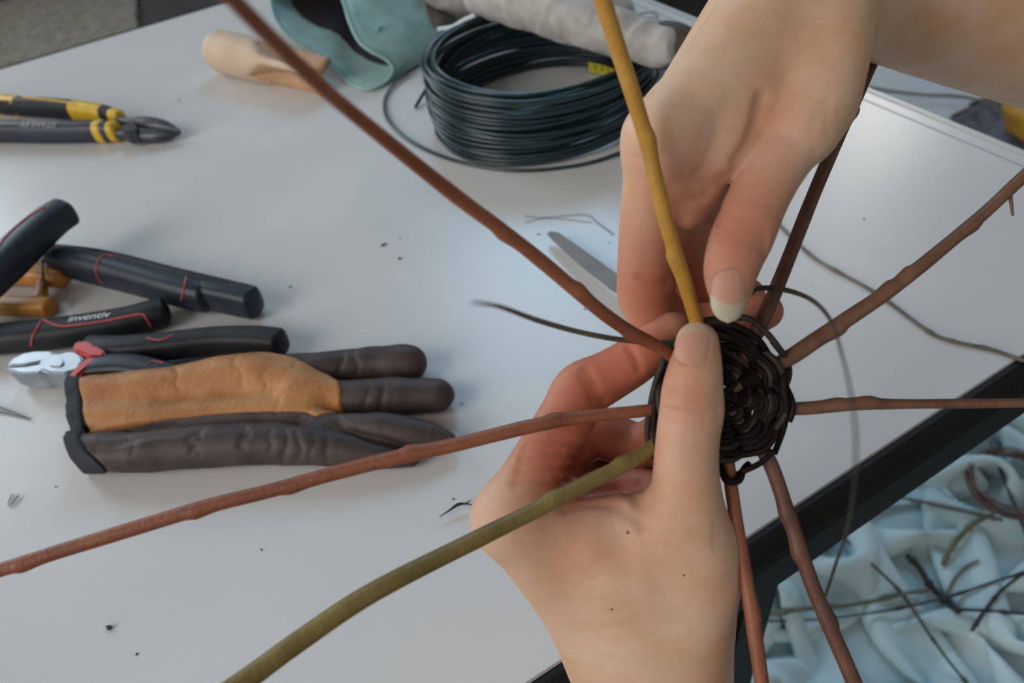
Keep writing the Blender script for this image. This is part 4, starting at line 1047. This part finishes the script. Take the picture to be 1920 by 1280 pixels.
rr = RC + dr + per_loop(-0.0012, 0.0012) + per_loop(0, 0.003) * np.cos(th + per_loop(0, 6)) + 0.004 * np.cos(2 * th)
tube('winding', np.stack([cc[0] + rr * np.cos(th), cc[1] + rr * np.sin(th), TZ + zz + lift], 1), WR, M_WIRE, coil, 6)
lp = [T(*p) for p in ((880, 80, 0.012), (830, 108, 0.010), (775, 128, 0.006), (738, 158, 0.003), (721, 190, 0.0018), (730, 228, 0.0018), (772, 266, 0.0018), (850, 300, 0.0018), (960, 319, 0.0018), (1070, 312, 0.0018), (1150, 291, 0.003), (1225, 255, 0.006), (1258, 205, 0.010))]
tube('loose_loop', catmull(lp, 10), WR, M_WIRE, coil, 7)
tube('wire_end', catmull([T(779, 201, 0.0025), T(790, 182, 0.006), T(803, 160, 0.012), T(812, 140, 0.018)], 6), WR * 1.1, M_WIRE, coil, 7)
ax = unit(T(1140, 190, 0.0)[:2] - cc[:2])
for k, (dx, dz) in enumerate(((0, 0), (0.006, 0.002), (-0.006, 0.0))):
    side = np.array([-ax[1], ax[0]])
    prof = [(RC - 0.026, 0.003), (RC - 0.019, 0.028), (RC - 0.015, HC + 0.002), (RC - 0.004, HC + 0.008), (RC + 0.006, HC + 0.002), (RC + 0.009, 0.03), (RC + 0.007, 0.004)]
    pts = [np.array([*(cc[:2] + ax * r + side * (dx * (1 + 0.6 * i / 6))), TZ + z + dz]) for i, (r, z) in enumerate(prof)]
    tube('tie', catmull(pts, 8), 0.0016, M_TIE, coil, 6)
# yellow tape with black ticks round the inside foot of the winding
a0 = math.atan2(*(T(1088, 139, 0.006) - cc)[[1, 0]]); a1 = math.atan2(*(T(1146, 158, 0.006) - cc)[[1, 0]])
ts = np.linspace(a0, a1, 14); ri = RC - 0.0165
V = [(cc[0] + r * math.cos(t_), cc[1] + r * math.sin(t_), TZ + z) for t_ in ts for r, z in ((ri, 0.001), (ri, 0.011), (ri + 0.0008, 0.011), (ri + 0.0008, 0.001))]
F = [[i * 4 + k, i * 4 + (k + 1) % 4, i * 4 + 4 + (k + 1) % 4, i * 4 + 4 + k] for i in range(13) for k in range(4)] + [[0, 1, 2, 3], [55, 54, 53, 52]]
tape = mesh_obj('tape', V, F, M_TAPE, coil, smooth=False)
for t_ in np.linspace(a0, a1, 7)[1:-1]:
    c_, s_ = math.cos(t_), math.sin(t_)
    V = [(cc[0] + (ri - 0.0002) * c_ - d * s_, cc[1] + (ri - 0.0002) * s_ + d * c_, TZ + z) for d, z in ((-0.0007, 0.005), (0.0007, 0.005), (0.0007, 0.0105), (-0.0007, 0.0105))]
    mesh_obj('tick', V, [[0, 1, 2, 3]], M_INK, tape, smooth=False)

# ------------------------------------------------------------------ pale wooden cleave with a finned end
M_WOOD = mat('pale_turned_wood', (0.56, 0.40, 0.28, 1), (0.64, 0.48, 0.35, 1), 30, rough=0.55, bump=0.1, bscale=300, stretch=(1, 1, 1))
M_WOODCUT = mat('cut_wood', (0.42, 0.24, 0.13, 1), (0.50, 0.31, 0.18, 1), 60, rough=0.65, bump=0.2, bscale=500)
r0 = 0.0225
A, B = T(396, 92, r0), T(600, 140, r0 * 0.9)
ax = unit(B - A); L = np.linalg.norm(B - A); sd = unit(np.cross(ax, [0, 0, 1])); upw = np.cross(sd, ax)
V, F, ns, nt_ = [], [], 72, 34
for i in range(nt_):
    f = i / (nt_ - 1)
    prof = r0 * (math.sqrt(max(0.0, 1 - ((0.13 - f) / 0.13) ** 2)) if f < 0.13 else 1.0) * (1 - 0.12 * max(0, f - 0.3)) + 1e-5
    for k in range(ns):
        a = 2 * math.pi * k / ns
        w = ((a - math.radians(35)) / (2 * math.pi / 3)) % 1.0; w = min(w, 1 - w) * 2      # 0 at a fin, 1 midway
        cutd = np.clip((f - 0.46 - 0.16 * (1 - w)) / 0.34, 0, 1)
        hollow = 1 - 0.84 * cutd ** 0.7 * np.clip((w - 0.16) / 0.35, 0, 1) ** 0.6
        p = A + ax * (f * L) + (sd * math.cos(a) + upw * math.sin(a)) * prof * hollow
        V.append(p)
for i in range(nt_ - 1):
    for k in range(ns):
        F.append([i * ns + k, i * ns + (k + 1) % ns, (i + 1) * ns + (k + 1) % ns, (i + 1) * ns + k])
F.append(list(range(ns))[::-1]); F.append([(nt_ - 1) * ns + k for k in range(ns)])
cleave = mesh_obj('willow_cleave', V, F, [M_WOOD, M_WOODCUT], smooth=True)
tag(cleave, 'pale wooden splitting tool with a finned end beside the mint pouch', 'tool')
md = []
for p in cleave.data.polygons:
    i = min(v for v in p.vertices) // ns; ks = [v % ns for v in p.vertices]; a = 2 * math.pi * np.mean(ks) / ns
    w = ((a - math.radians(35)) / (2 * math.pi / 3)) % 1.0; w = min(w, 1 - w) * 2; f = i / (nt_ - 1)
    md.append(1 if (f > 0.48 and w > 0.16 and (f - 0.46 - 0.16 * (1 - w)) > 0.0) else 0)
cleave.data.polygons.foreach_set('material_index', md)

# ------------------------------------------------------------------ mint pouch with a wide open mouth
M_POUCH = mat('mint_felt', (0.20, 0.36, 0.34, 1), (0.28, 0.46, 0.45, 1), 30, rough=0.8, bump=0.3, bscale=500, sheen=0.2)
M_INNER_SHADE = mat('pouch_inner_shade', (0.012, 0.020, 0.026, 1), (0.03, 0.012, 0.02, 1), 25, rough=0.9)  # near-black colour stands in for the shade deep inside the pouch
rimpx = [(520, -45, 55), (508, -5, 42), (516, 35, 32), (542, 68, 24), (590, 95, 16), (628, 128, 8), (655, 155, 2), (690, 167, 1), (722, 154, 4), (737, 130, 12), (722, 110, 22), (694, 95, 31), (672, 76, 38), (655, 40, 48), (640, -5, 58), (605, -55, 66), (560, -70, 64)]
rim3 = np.array([T(a, b, max(c, 2.4) * 0.001) for a, b, c in rimpx])
rim3 = catmull(np.vstack([rim3, rim3[:1]]), 5)[:-1]; nr = len(rim3)
back = T(760, -70, 0.02)
gap = back - rim3.mean(0)
rings = []
for s in np.linspace(0, 1, 16):
    c0 = rim3.mean(0) + gap * s
    swell = 1 + 0.30 * math.sin(min(1, s * 1.3) * math.pi * 0.8) - 0.55 * max(0, s - 0.75) / 0.25
    ring = c0 + (rim3 - rim3.mean(0)) * swell
    nzs = fbm(ring * 38, 3, 91)[:, None] * 0.012 * min(1, s * 4)
    ring = ring + (ring - c0) / (np.linalg.norm(ring - c0, axis=1)[:, None] + 1e-9) * nzs
    ring[:, 2] = np.maximum(ring[:, 2], TZ + 0.0016)
    rings.append(ring)
Vp = np.concatenate(rings); Fp = [[i * nr + k, i * nr + (k + 1) % nr, (i + 1) * nr + (k + 1) % nr, (i + 1) * nr + k] for i in range(15) for k in range(nr)]
Fp.append([15 * nr + k for k in range(nr)])
pouch = empty('felt_pouch', T(690, 100), 'mint green felt pouch with a dark wide open mouth by the wooden tool', 'pouch')
ob = mesh_obj('pouch_body', Vp, Fp, M_POUCH, pouch); md_ = ob.modifiers.new('thickness', 'SOLIDIFY'); md_.thickness = 0.0022; md_.offset = 0
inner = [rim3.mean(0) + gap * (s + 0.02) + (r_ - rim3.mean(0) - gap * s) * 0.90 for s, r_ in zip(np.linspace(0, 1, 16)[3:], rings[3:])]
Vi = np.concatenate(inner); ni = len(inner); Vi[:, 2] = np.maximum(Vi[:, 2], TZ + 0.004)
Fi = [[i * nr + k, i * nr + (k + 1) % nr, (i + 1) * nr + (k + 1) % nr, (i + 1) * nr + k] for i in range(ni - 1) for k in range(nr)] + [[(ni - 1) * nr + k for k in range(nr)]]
mesh_obj('inner_shade', Vi, Fi, M_INNER_SHADE, pouch)  # inner skin carrying the painted shade
tube('rim_seam', np.vstack([rim3, rim3[:1]]), 0.0019, M_POUCH, pouch, 7)
bvp = bvh_of(ob); p_, n_ = on_surface(bvp, 708, 55)
if p_ is not None:
    loft('tab', catmull([p_ + n_ * 0.001, p_ + n_ * 0.005 - np.array([0, 0, 0.004]), p_ + n_ * 0.001 - np.array([0, 0, 0.012])], 5), 0.004, 0.002, M_POUCH, pouch, up=tuple(n_))

# ------------------------------------------------------------------ grey cloth rolls at the back of the table
M_LINEN = mat('grey_linen', (0.33, 0.31, 0.28, 1), (0.45, 0.43, 0.40, 1), 45, rough=0.9, bump=0.5, bscale=400, sheen=0.2)
M_CUFF = mat('taupe_cuff', (0.075, 0.062, 0.052, 1), (0.11, 0.092, 0.08, 1), 60, rough=0.85, bump=0.3, bscale=600)
roll = empty('cloth_roll', T(1060, 60), 'rolled grey linen work glove with taupe cuffs, lying against the wire coil', 'cloth')
cor = np.array([T(x, y, h) * 1000 for x, y in ((740, -60), (1330, -60), (1330, 140), (740, 140)) for h in (0.0, 0.09)])
def roll_part(name, chains, material, grow=0.0, seed=5, amp=4.0):
    pts = np.concatenate([KT(c) for c in chains]); lo = pts[:, :3].min(0) - pts[:, 3].max() - 6; hi = pts[:, :3].max(0) + pts[:, 3].max() + 6
    f = Field(lo, hi, 2.2)
    for c in chains:
        sl, D = f.chain(KT(c), 4); f.union(sl, D, 6)
    X, Y, Z = f.grid(); q = np.stack(np.broadcast_arrays(X, Y, Z), -1)
    w = np.abs(f.F) < 14; nn_ = np.zeros_like(f.F)
    nn_[w] = np.abs(vnoise(q[w] / 16.0, seed)) * amp + np.abs(vnoise(q[w] / 7.0, seed + 1)) * amp * 0.35
    f.F = f.F + nn_ - amp * 0.4
    f.F = np.maximum(f.F, TZ * 1000 + 0.5 - Z).astype(np.float32)
    V, F = f.mesh()
    return mesh_obj(name, V * 0.001, F, material, roll)
roll_part('linen_body', [[(905, -8, 78, 18), (980, 10, 80, 19), (1060, 34, 81, 19), (1140, 56, 80, 18), (1205, 76, 76, 16.5), (1238, 88, 74, 15.5)],
                         [(790, -50, 40, 34), (860, -30, 38, 34), (960, -40, 34, 30)], [(960, -30, 30, 26), (1060, 0, 30, 26), (1150, 30, 26, 22)]], M_LINEN)
roll_part('cuff', [[(1238, 84, 73, 17.5), (1258, 88, 70, 18.5), (1276, 94, 66, 18)]], M_CUFF, 0, 8, 1.5)['label'] = 'taupe knitted cuff'
roll_part('cuff', [[(786, 8, 14, 12), (800, 28, 12, 13), (826, 52, 11, 11)]], M_CUFF, 0, 9, 1.5)['label'] = 'taupe knitted cuff'
tube('drawstring', catmull([T(*p) for p in ((892, 28, 0.055), (870, 38, 0.045), (850, 50, 0.035), (822, 55, 0.026))], 8), 0.0024, M_TIE, roll, 6)
for (x0, y0, x1, y1) in ((1040, 2, 1118, -14), (1062, 10, 1130, -8), (1108, 18, 1190, -30)):
    o = tube('metal_skewer', np.linspace(T(x0, y0, 0.03), T(x1, y1, 0.03), 6), 0.0012, M_STEEL, None, 6)
    tag(o, 'thin metal skewer lying behind the grey linen roll', 'skewer', 'metal skewers behind the linen roll')

# ------------------------------------------------------------------ twigs and scraps on the table
def table_twig(name, rows, material, label, cat='twig', group=None, nodes=0, sides=8):
    q = catmull([[*T(a, b, h * 0.001), r * 0.001] for a, b, h, r in rows], 10)
    rad = q[:, 3].copy()
    if nodes:
        for f in np.linspace(0.08, 0.95, nodes):
            rad = rad * (1 + 0.5 * np.exp(-((np.linspace(0, 1, len(rad)) - f) / 0.012) ** 2))
    o = tube(name, q[:, :3], rad, material, None, sides)
    return tag(o, label, cat, group)
table_twig('twig', [(1440, 400, 1.2, 0.8), (1500, 460, 1.2, 0.9), (1540, 492, 1.2, 1.0), (1640, 548, 1.2, 1.0), (1740, 620, 1.2, 1.0), (1790, 640, 1.2, 1.0), (1860, 655, 1.2, 1.0), (1935, 682, 1.2, 0.95)], M_GREYTWIG, 'long thin grey-green twig lying across the white table', nodes=8)
table_twig('thorn', [(824, 969, 3.2, 0.25), (842, 957, 3.6, 0.5), (858, 946, 4.2, 0.9), (872, 944, 4, 0.55), (887, 947, 3, 0.25)], M_BLACKTWIG, 'small black forked thorn beside the rising hand')
table_twig('grass_stem', [(983, 405, 0.6, 0.25), (1020, 408, 0.6, 0.25), (1094, 402, 0.8, 0.28), (1120, 417, 0.8, 0.3), (1151, 440, 0.6, 0.3)], M_GREYTWIG, 'thin bent dry grass stem behind the knife tip')
table_twig('grass_stem', [(984, 417, 0.5, 0.2), (1020, 409, 0.5, 0.2), (1060, 411, 0.5, 0.2), (1110, 417, 0.5, 0.2)], M_GREYTWIG, 'faint straight dry grass stem crossing the bent one')
table_twig('straw_scrap', [(16, 948, 1.2, 0.7), (24, 940, 1.6, 0.8), (35, 928, 1.4, 0.6)], mat('pale_straw', (0.5, 0.48, 0.42, 1), rough=0.7), 'pale straw scrap on the table below the glove cuff')
table_twig('straw_scrap', [(14, 946, 0.9, 0.4), (18, 936, 0.9, 0.5), (22, 926, 0.9, 0.4)], bpy.data.materials['pale_straw'], 'tiny pale straw scrap lying against a larger one')
aw = empty('wire_pin', T(20, 775), 'thin dark bent wire pin on the table left of the glove', 'wire')
tube('prong', catmull([T(-60, 742, 0.002), T(0, 764, 0.0018), T(30, 775, 0.0015), (T(58, 786, 0.001))], 6), np.linspace(0.0007, 0.0003, 19), M_DARKSTEEL, aw, 6)
tube('prong', catmull([T(-60, 762, 0.001), T(0, 773, 0.001), T(30, 779, 0.001), (T(57, 786, 0.001))], 6), np.linspace(0.0006, 0.0003, 19), M_DARKSTEEL, aw, 6)
M_CRUMB = mat('bark_crumb', (0.03, 0.03, 0.03, 1), (0.07, 0.065, 0.06, 1), 300, rough=0.8)
crumbs = [(719, 458, 2.2), (749, 484, 1.6), (751, 446, 1.2), (205, 1176, 2.4), (545, 537, 0.9), (1097, 579, 1.1), (866, 757, 0.9), (850, 935, 0.8), (256, 1226, 1.0), (336, 188, 1.6), (105, 912, 0.8), (1553, 400, 1.0), (1078, 487, 0.9), (1010, 439, 0.9), (1143, 455, 0.9), (1521, 534, 0.8), (1620, 410, 0.9), (490, 1030, 0.9)]
crumb_label = {(719, 458): 'largest dark bark crumb on the bare middle of the table', (205, 1176): 'dark bark crumb on the empty table in front of the long red stake', (336, 188): 'dark bark shaving just past the side cutter tips',
    (749, 484): 'small bark crumb beside the largest bark crumb', (751, 446): 'thin bark shaving just behind the largest bark crumb', (545, 537): 'tiny bark speck between the navy pliers and the red stake',
    (1097, 579): 'tiny bark speck between the knife blade and the free weaver end', (866, 757): 'tiny bark speck off the longest glove finger', (850, 935): 'tiny bark speck behind the black forked thorn',
    (256, 1226): 'tiny bark speck in front of the dark crumb near the olive stake', (105, 912): 'tiny bark speck under the glove cuff corner', (1521, 534): 'tiny bark speck between the purplish and the knotty stake',
    (1010, 439): 'tiny bark speck beside the round knife tip', (1143, 455): 'tiny bark speck at the end of the bent grass stem', (1078, 487): 'tiny bark speck against the knife blade edge', (490, 1030): 'tiny bark speck between the long red stake and the olive stake'}
for i, (x, y, r) in enumerate(crumbs):
    c = T(x, y, r * 0.0004)
    rg = np.random.default_rng(i)
    bm = bmesh.new(); bmesh.ops.create_icosphere(bm, subdivisions=1, radius=1)
    sc = r * 0.001 * np.array([rg.uniform(0.7, 1.5), rg.uniform(0.35, 0.8), 0.35])
    ca, sa = math.cos(rg.uniform(0, 3)), math.sin(rg.uniform(0, 3))
    V = np.array([v.co[:] for v in bm.verts]) * rg.uniform(0.7, 1.2, (len(bm.verts), 1)) * sc; F = [[v.index for v in f.verts] for f in bm.faces]; bm.free()
    V = np.stack([V[:, 0] * ca - V[:, 1] * sa, V[:, 0] * sa + V[:, 1] * ca, V[:, 2]], 1) + c
    V[:, 2] = np.maximum(V[:, 2], TZ + 0.00005)
    o = mesh_obj('bark_crumb', V, F, M_CRUMB)
    tag(o, crumb_label.get((x, y), 'tiny bark speck on the bright table past the purplish stake'), 'crumb', None if (x, y) in crumb_label else 'specks past the purplish stake')
# small forked tip of the black thorn
tube('thorn_fork', np.linspace(T(873, 944, 0.004), T(883, 937, 0.005), 4), np.linspace(0.0005, 0.0002, 4), M_BLACKTWIG, bpy.data.objects['thorn'], 6)

# ------------------------------------------------------------------ twigs and wire on the floor cloth
bvc = bvh_of(cloth_heap)
def floor_z(px, py, lift):
    p, n_ = on_surface(bvc, px, py)
    return p[2] + lift if p is not None else 0.03 + lift
def floor_twig(name, rows, material, label, group=None, nodes=0):
    hz = [floor_z(a, b, 0.004) for a, b, r in rows]
    hz = np.maximum(np.array(hz), np.mean(hz))                      # rests on the crests
    q = catmull([[*Fl(a, b, h), r * 0.001] for (a, b, r), h in zip(rows, hz)], 12)
    rad = q[:, 3].copy()
    for f in np.linspace(0.1, 0.92, nodes) if nodes else []:
        rad = rad * (1 + 0.6 * np.exp(-((np.linspace(0, 1, len(rad)) - f) / 0.02) ** 2))
    return tag(tube(name, q[:, :3], rad, material, None, 8), label, 'twig', group)
M_TWIGGREEN = mat('green_twig_bark', (0.10, 0.10, 0.03, 1), (0.17, 0.16, 0.06, 1), 60, rough=0.6)
floor_twig('twig', [(1350, 1156, 3.0), (1440, 1151, 3.2), (1500, 1142, 3.4), (1600, 1133, 2.8), (1700, 1112, 2.6), (1740, 1106, 3.0)], M_GREYTWIG, 'pale grey-brown twig lying level on the mint cloth', nodes=5)
floor_twig('twig', [(1360, 1160, 1.2), (1440, 1164, 1.3), (1540, 1160, 1.3), (1640, 1148, 1.5), (1720, 1133, 1.8), (1800, 1112, 1.8), (1880, 1085, 1.6), (1960, 1060, 1.5)], M_BLACKTWIG, 'long black twig crossing the mint cloth below the pale one', nodes=5)
floor_twig('twig', [(1582, 1008, 1.8), (1640, 1062, 2.0), (1690, 1112, 2.0), (1740, 1185, 2.0), (1780, 1240, 1.8), (1830, 1300, 1.8)], mat('dark_green_twig_bark', (0.03, 0.035, 0.015, 1), (0.055, 0.06, 0.03, 1), 60, rough=0.6), 'straight dark green twig running diagonally over the mint cloth', nodes=4)
floor_twig('twig', [(1700, 1040, 4.0), (1722, 1062, 4.5), (1745, 1098, 4.5), (1765, 1118, 5.0), (1790, 1140, 4.5), (1800, 1146, 4)], M_BLACKTWIG, 'thick black broken twig on the mint cloth', nodes=4)
floor_twig('twig', [(1790, 1142, 2.2), (1840, 1144, 2.2), (1920, 1150, 2.2), (1980, 1152, 2.0)], M_BLACKTWIG, 'short black twig branching from the thick broken one', nodes=3)
floor_twig('twig', [(1768, 1058, 3.2), (1785, 1025, 3.4), (1815, 990, 3.4), (1842, 973, 3.0), (1880, 955, 2.6)], M_TWIGGREEN, 'bent olive twig standing out from the mint cloth folds', nodes=3)
floor_twig('twig', [(1822, 1182, 2.4), (1850, 1140, 2.4), (1880, 1105, 2.2), (1930, 1065, 2.0)], M_BLACKTWIG, 'black twig with a blunt end slanting up the mint cloth', nodes=3)
floor_twig('twig', [(1690, 933, 2.0), (1750, 945, 3.2), (1810, 958, 3.2), (1880, 975, 2.6)], M_GREYTWIG, 'beige split twig beside the copper wire ring', nodes=2)
floor_twig('twig', [(1856, 828, 2.0), (1875, 880, 2.4), (1895, 930, 2.6), (1915, 975, 3.2), (1935, 1030, 3.2)], mat('grey_blue_twig', (0.06, 0.06, 0.065, 1), (0.09, 0.09, 0.095, 1), 60, rough=0.6), 'straight dark grey rod leaning over the copper wire ring')
floor_twig('twig', [(1770, 1122, 1.4), (1790, 1085, 2.0), (1812, 1062, 2.0), (1835, 1050, 1.8)], M_GREYTWIG, 'curved brown twig tip above the thick broken twig')
# ring of copper-brown wire
M_COPPER = mat('brown_copper_wire', (0.10, 0.055, 0.05, 1), (0.20, 0.12, 0.11, 1), 60, rough=0.4, metal=0.4)
zc = floor_z(1880, 920, 0.0)
zc = max(zc, 0.05)
cw = Fl(1893, 914, zc); wr = empty('wire_ring', cw, 'bundled ring of copper-brown wire lying on the mint cloth', 'wire')
rad_w = np.linalg.norm(Fl(1822, 925, zc) - cw)
for k in range(9):
    rg = np.random.default_rng(40 + k); tt = np.linspace(0, 2 * math.pi, 60, endpoint=False)
    r_ = rad_w * rg.uniform(0.86, 1.04); off = rg.uniform(-0.004, 0.004, 2)
    pts = np.stack([cw[0] + off[0] + r_ * np.cos(tt) * 1.0, cw[1] + off[1] + r_ * np.sin(tt) * (1.0 + rg.uniform(-0.06, 0.06)), zc + 0.008 + rg.uniform(0, 0.01) + 0.008 * np.cos(tt + rg.uniform(0, 6))], 1)
    tube('strand', pts, 0.0014, M_COPPER, wr, 6, closed=True)

# ------------------------------------------------------------------ beyond the table end
fz = 0.03
q = catmull([[*Fl(a, b, fz), r] for a, b, r in ((1560, 150, 0.004), (1625, 163, 0.0045), (1680, 172, 0.0042), (1740, 178, 0.004), (1790, 180, 0.0045), (1830, 186, 0.0035), (1875, 199, 0.003))], 10)
tag(tube('twig', q[:, :3], q[:, 3], M_GREYTWIG, None, 8), 'grey-green twig on the pale dust sheet past the table end', 'twig')
M_BAG = mat('yellow_leather', (0.42, 0.21, 0.02, 1), (0.55, 0.30, 0.035, 1), 12, rough=0.45, bump=0.3, bscale=60)
bagc = Fl(1925, 262, 0.0)
bf = Field(bagc * 1000 - [160, 160, 5], bagc * 1000 + [200, 200, 370], 5.0)
def badd(rows, k):
    sl, D = bf.chain(np.array([[*(bagc * 1000 + np.array(r[:3])), r[3]] for r in rows]), 4); bf.union(sl, D, k)
badd([(0, 0, 85, 80), (15, 10, 170, 70), (30, 20, 270, 60)], 20)
badd([(-35, -30, 60, 48), (-10, -45, 120, 36)], 10)
X_, Y_, Z_ = bf.grid()
bf.F = np.maximum(bf.F + (np.abs(vnoise(np.stack(np.broadcast_arrays(X_, Y_, Z_), -1) / 60.0, 6)) * 12).astype(np.float32), (1.0 - Z_)).astype(np.float32)
V, F = bf.mesh()
tag(mesh_obj('leather_bag', V * 0.001, F, M_BAG), 'slouched yellow leather bag standing on the floor past the table end', 'bag')
